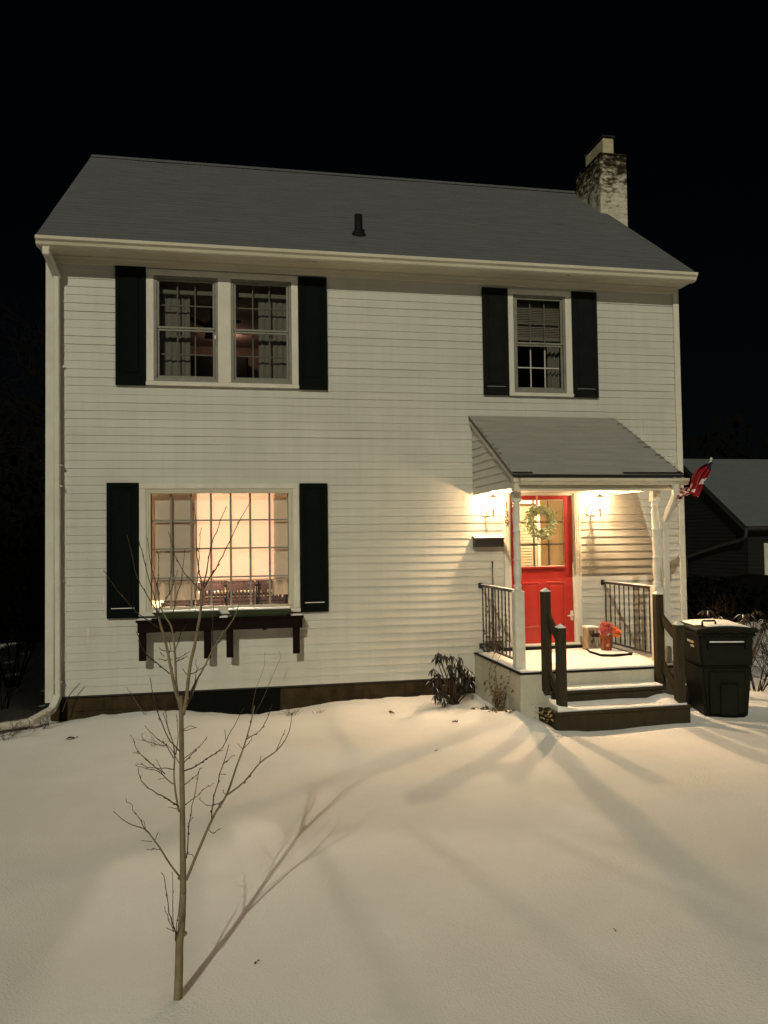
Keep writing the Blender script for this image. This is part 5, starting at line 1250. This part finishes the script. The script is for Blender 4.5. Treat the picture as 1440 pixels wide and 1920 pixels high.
# added dark hedges covering lit far snow, in place of light falloff
night_m = mat('night_foliage', (.0028, .0034, .0018), .95, .02, col2=(.005, .0045, .003), vs=8)
def hedge(x0, x1, y, h, n, lb):
    t = thing('hedge', lb, 'hedge', ((x0+x1)/2, y, 0)); bm = nb(); random.seed(2)
    for k in range(n):
        x = random.uniform(x0, x1); hh = h*(.75 + .3*nz(x, 1, 1, .8)); z = random.uniform(0, hh); p = Vector((x, y + random.uniform(-.6, .6), z)); d = Vector((random.gauss(0, 1), random.gauss(0, 1), random.gauss(.3, 1))); leaf(bm, p, d, Vector((0, 0, 1)), random.uniform(.10, .22), random.uniform(.03, .06))
    t2 = nb(); box(t2, x0, x1, y-.35, y+.35, -.1, h*.8); bmesh.ops.subdivide_edges(t2, edges=list(t2.edges), cuts=12, use_grid_fill=True)
    for v in t2.verts: v.co += Vector((0, .2*nz(v.co.x, v.co.z, 3, 1.2), .25*nz(v.co.x, 2, 1, 1.1)))
    add(bm, t2); obj('foliage', bm, night_m, t)
hedge(-14, -2.6, 8.2, 3.3, 9000, 'added dark hedge hiding the lit far snow back left of the house')
hedge(8.2, 15.2, 7.0, 1.25, 4500, 'added low dark hedge hiding lit snow before the neighbouring garage')
def shade_caster(x, y, h, r, lb):  # added outside the view to throw shade on the ground left of the house
    t = thing('shade_caster_tree', lb, 'tree', (x, y, 0), 0, 'added evergreens out of view that shade the left background'); random.seed(int(x*29) & 1023)
    bm = nb(); tube(bm, [(x, y, -.2), (x, y, h*.5), (x, y, h)], [.16, .10, .01], 8); obj('trunk', bm, darktwig_m, t)
    bm = nb()
    for k in range(5200):
        z = h*random.random()**1.15; rr = r*(1.12 - z/h)*random.random()**.45; a = random.uniform(0, 6.28); d = Vector((math.cos(a), math.sin(a), random.uniform(-.5, .3)))
        leaf(bm, Vector((x + rr*math.cos(a), y + rr*math.sin(a), .15 + z)), d, Vector((0, 0, 1)), random.uniform(.22, .45), random.uniform(.05, .10))
    obj('crown', bm, night_m, t)
for i, x in enumerate((-5.1, -6.6, -8.3, -10.2)): shade_caster(x, -4.3 - .3*i, 10.5 + .6*(i % 2), 1.2 + .1*i, 'added out of view evergreen shading the left background, %s of its row' % ('nearest the house corner', 'second from the house corner', 'third from the house corner', 'farthest from the house corner')[i])

bm = nb(); random.seed(6)
for k in range(6000):
    x = random.uniform(-55, 75); p = Vector((x, 34 + random.uniform(-2.5, 2.5), random.uniform(0, 1)**.8*(8 + 3*nz(x, 1, 1, .12) + 2*nz(x, 3, 1, .5)))); leaf(bm, p, Vector((random.gauss(0, 1), random.gauss(0, .5), random.gauss(.4, 1))), Vector((0, -1, 0)), random.uniform(.5, 1.3), random.uniform(.10, .25))
t2 = nb(); box(t2, -60, 80, 34.5, 37, -.3, 5.5); bmesh.ops.subdivide_edges(t2, edges=list(t2.edges), cuts=30, use_grid_fill=True)
for v in t2.verts: v.co += Vector((0, .6*nz(v.co.x, v.co.z, 3, .4), 1.6*nz(v.co.x, 2, 1, .3)*(v.co.z > 1)))
add(bm, t2); struct('far_wood', bm, night_m, 'stuff')

# small dark leaves lying on the snow
random.seed(14)
for lb, x, y, s in (('curled dark leaf lying on the snow right of the sapling foot', .10, -6.07, .012), ('curled dark leaf lying alone on the snow at the lower right', 1.94, -6.15, .008), ('dark leaf on the snow mound before the porch shrub', 2.42, -1.60, .06), ('dark clump on the snow left of the porch shrub', 1.78, -.95, .035), ('dark curled leaf on the snow near the left corner', -1.66, -1.18, .05), ('dark speck of leaf on the snow in mid lawn', 1.93, -2.6, .02)):
    bm = nb()
    for k in range(2): leaf(bm, Vector((x, y, gh(x, y) + .004)), Vector((random.gauss(0, 1), random.gauss(0, 1), .35)), Vector((0, 0, 1)), s*2, s*.55, 0, .5)
    single('dead_leaf', bm, twig_m, lb, 'leaf', (x, y, gh(x, y)))

# ------------------------------------------------------------------ neighbour's garage
t = thing('garage', 'dark neighbouring garage with a snowy roof at the right edge', 'garage', (19.5, 15.5, 0))
gx0, gx1, gy0, gy1, ez, rzz = 15.9, 24.0, 12.0, 19.0, 2.42, 4.74
bm = nb(); z = -.2
while z < rzz - .1:
    zt = z + .13
    if z < ez-.15: quad(bm, (gx0, gy0-.012, z), (gx1, gy0-.012, z), (gx1, gy0, zt), (gx0, gy0, zt))
    ya = gy0 + max(0, (zt-ez)/(rzz-ez))*3.5; yb = gy1 - (ya-gy0)
    quad(bm, (gx0-.012, ya, z), (gx0-.012, yb, z), (gx0, yb, zt), (gx0, ya, zt)); z = zt
box(bm, gx0+.05, gx1, gy0+.05, gy1, -.2, 2.3); obj('wall', bm, garage_m, t)
bm = nb(); uvl = bm.loops.layers.uv.new('UVMap')
slope(bm, uvl, 15.72, 24.3, gy0-.22, ez-.08, 15.5, rzz+.10, .14, 16, .01, seed=2)
quad(bm, (15.72, gy0-.22, ez-.09), (15.72, 15.5, rzz+.09), (15.72, 15.5, rzz+.03), (15.72, gy0-.22, ez-.16), mi=1); quad(bm, (15.72, 15.5, rzz+.10), (24.3, 15.5, rzz+.10), (24.3, 19.2, ez-.05), (15.72, 19.2, ez-.05)); obj('roof', bm, [groof_m, garage_trim_m], t)
bm = nb(); prism(bm, [(gy0-.20, ez-.30), (15.5, rzz-.10), (15.5, rzz+.028), (gy0-.20, ez-.162)], 'x', 15.73, 15.765); obj('rake_board', bm, garage_trim_m, t)
bm = nb(); box(bm, 15.72, 24.3, gy0-.34, gy0-.225, ez-.20, ez-.09, .01); obj('gutter', bm, garage_trim_m, t)
bm = nb(); P = smooth_path([(15.72, 11.78, 2.28, 0), (15.70, 11.80, 2.05, 0), (15.72, 11.95, 1.95, 0), (15.78, 12.3, 1.89, 0), (15.80, 13.3, 1.72, 0), (15.80, 15.1, 1.33, 0), (15.80, 15.25, 1.2, 0), (15.80, 15.28, 0, 0)], 4); tube(bm, [p[:3] for p in P], .055, 8); obj('downspout', bm, garage_trim_m, t)
bm = nb(); box(bm, 16.46, 16.60, gy0-.05, gy0-.0125, -.1, 1.80, .005); box(bm, 16.60, 18.8, gy0-.05, gy0-.0125, 1.70, 1.80, .005); obj('door_frame', bm, conc_m, t)
bm = nb(); box(bm, 16.605, 18.8, gy0-.03, gy0-.0125, -.1, 1.695); obj('door', bm, garage_m, t)

# ------------------------------------------------------------------ light, sky, camera
ld = Vector((.30, .83, -.55)).normalized()
L = bpy.data.lights.new('sun', 'SUN'); L.energy = SUN_E; L.angle = R(.6); L.color = SUN_C
o = bpy.data.objects.new('sun', L); COL.objects.link(o); o.rotation_euler = ld.to_track_quat('-Z', 'Y').to_euler(); o.location = (-6, -20, 12)
L = bpy.data.lights.new('fill_lamp', 'POINT'); L.energy = FILL_W; L.color = FILL_C; L.shadow_soft_size = 1.2  # added unseen fill light behind the camera, lifts the shadows
o = bpy.data.objects.new('fill_lamp', L); COL.objects.link(o); o.location = (6, -14, 9.5)
w = bpy.data.worlds.new('World'); S.world = w; w.use_nodes = True
nt = w.node_tree; bg = nt.nodes['Background']; sk = nt.nodes.new('ShaderNodeTexSky'); sk.sky_type = 'NISHITA'; sk.sun_disc = False
sk.sun_elevation = math.asin(-ld.z); sk.sun_rotation = math.atan2(-ld.x, -ld.y)
nt.links.new(sk.outputs[0], bg.inputs[0]); bg.inputs[1].default_value = SKY_S

cam = bpy.data.cameras.new('camera'); co = bpy.data.objects.new('camera', cam); COL.objects.link(co)
Mx = Matrix(((0.98178, 0.0067, -0.1899, 0), (-0.18952, -0.03842, -0.98113, -10), (-0.01387, 0.99924, -0.03645, 2.05), (0, 0, 0, 1)))
co.matrix_world = Mx
cam.sensor_fit = 'HORIZONTAL'; cam.sensor_width = 36; cam.lens = 1464.46/1440*36; cam.clip_end = 500; cam.clip_start = .05
S.camera = co
S.render.resolution_x, S.render.resolution_y = 768, 1024
vs = S.view_settings; vs.view_transform = 'Standard'; vs.look = 'None'; vs.exposure = 0; vs.gamma = 1
S.cycles.use_denoising = True
S.cycles.max_bounces = 8; S.cycles.transparent_max_bounces = 16
S.cycles.caustics_reflective = False; S.cycles.caustics_refractive = False
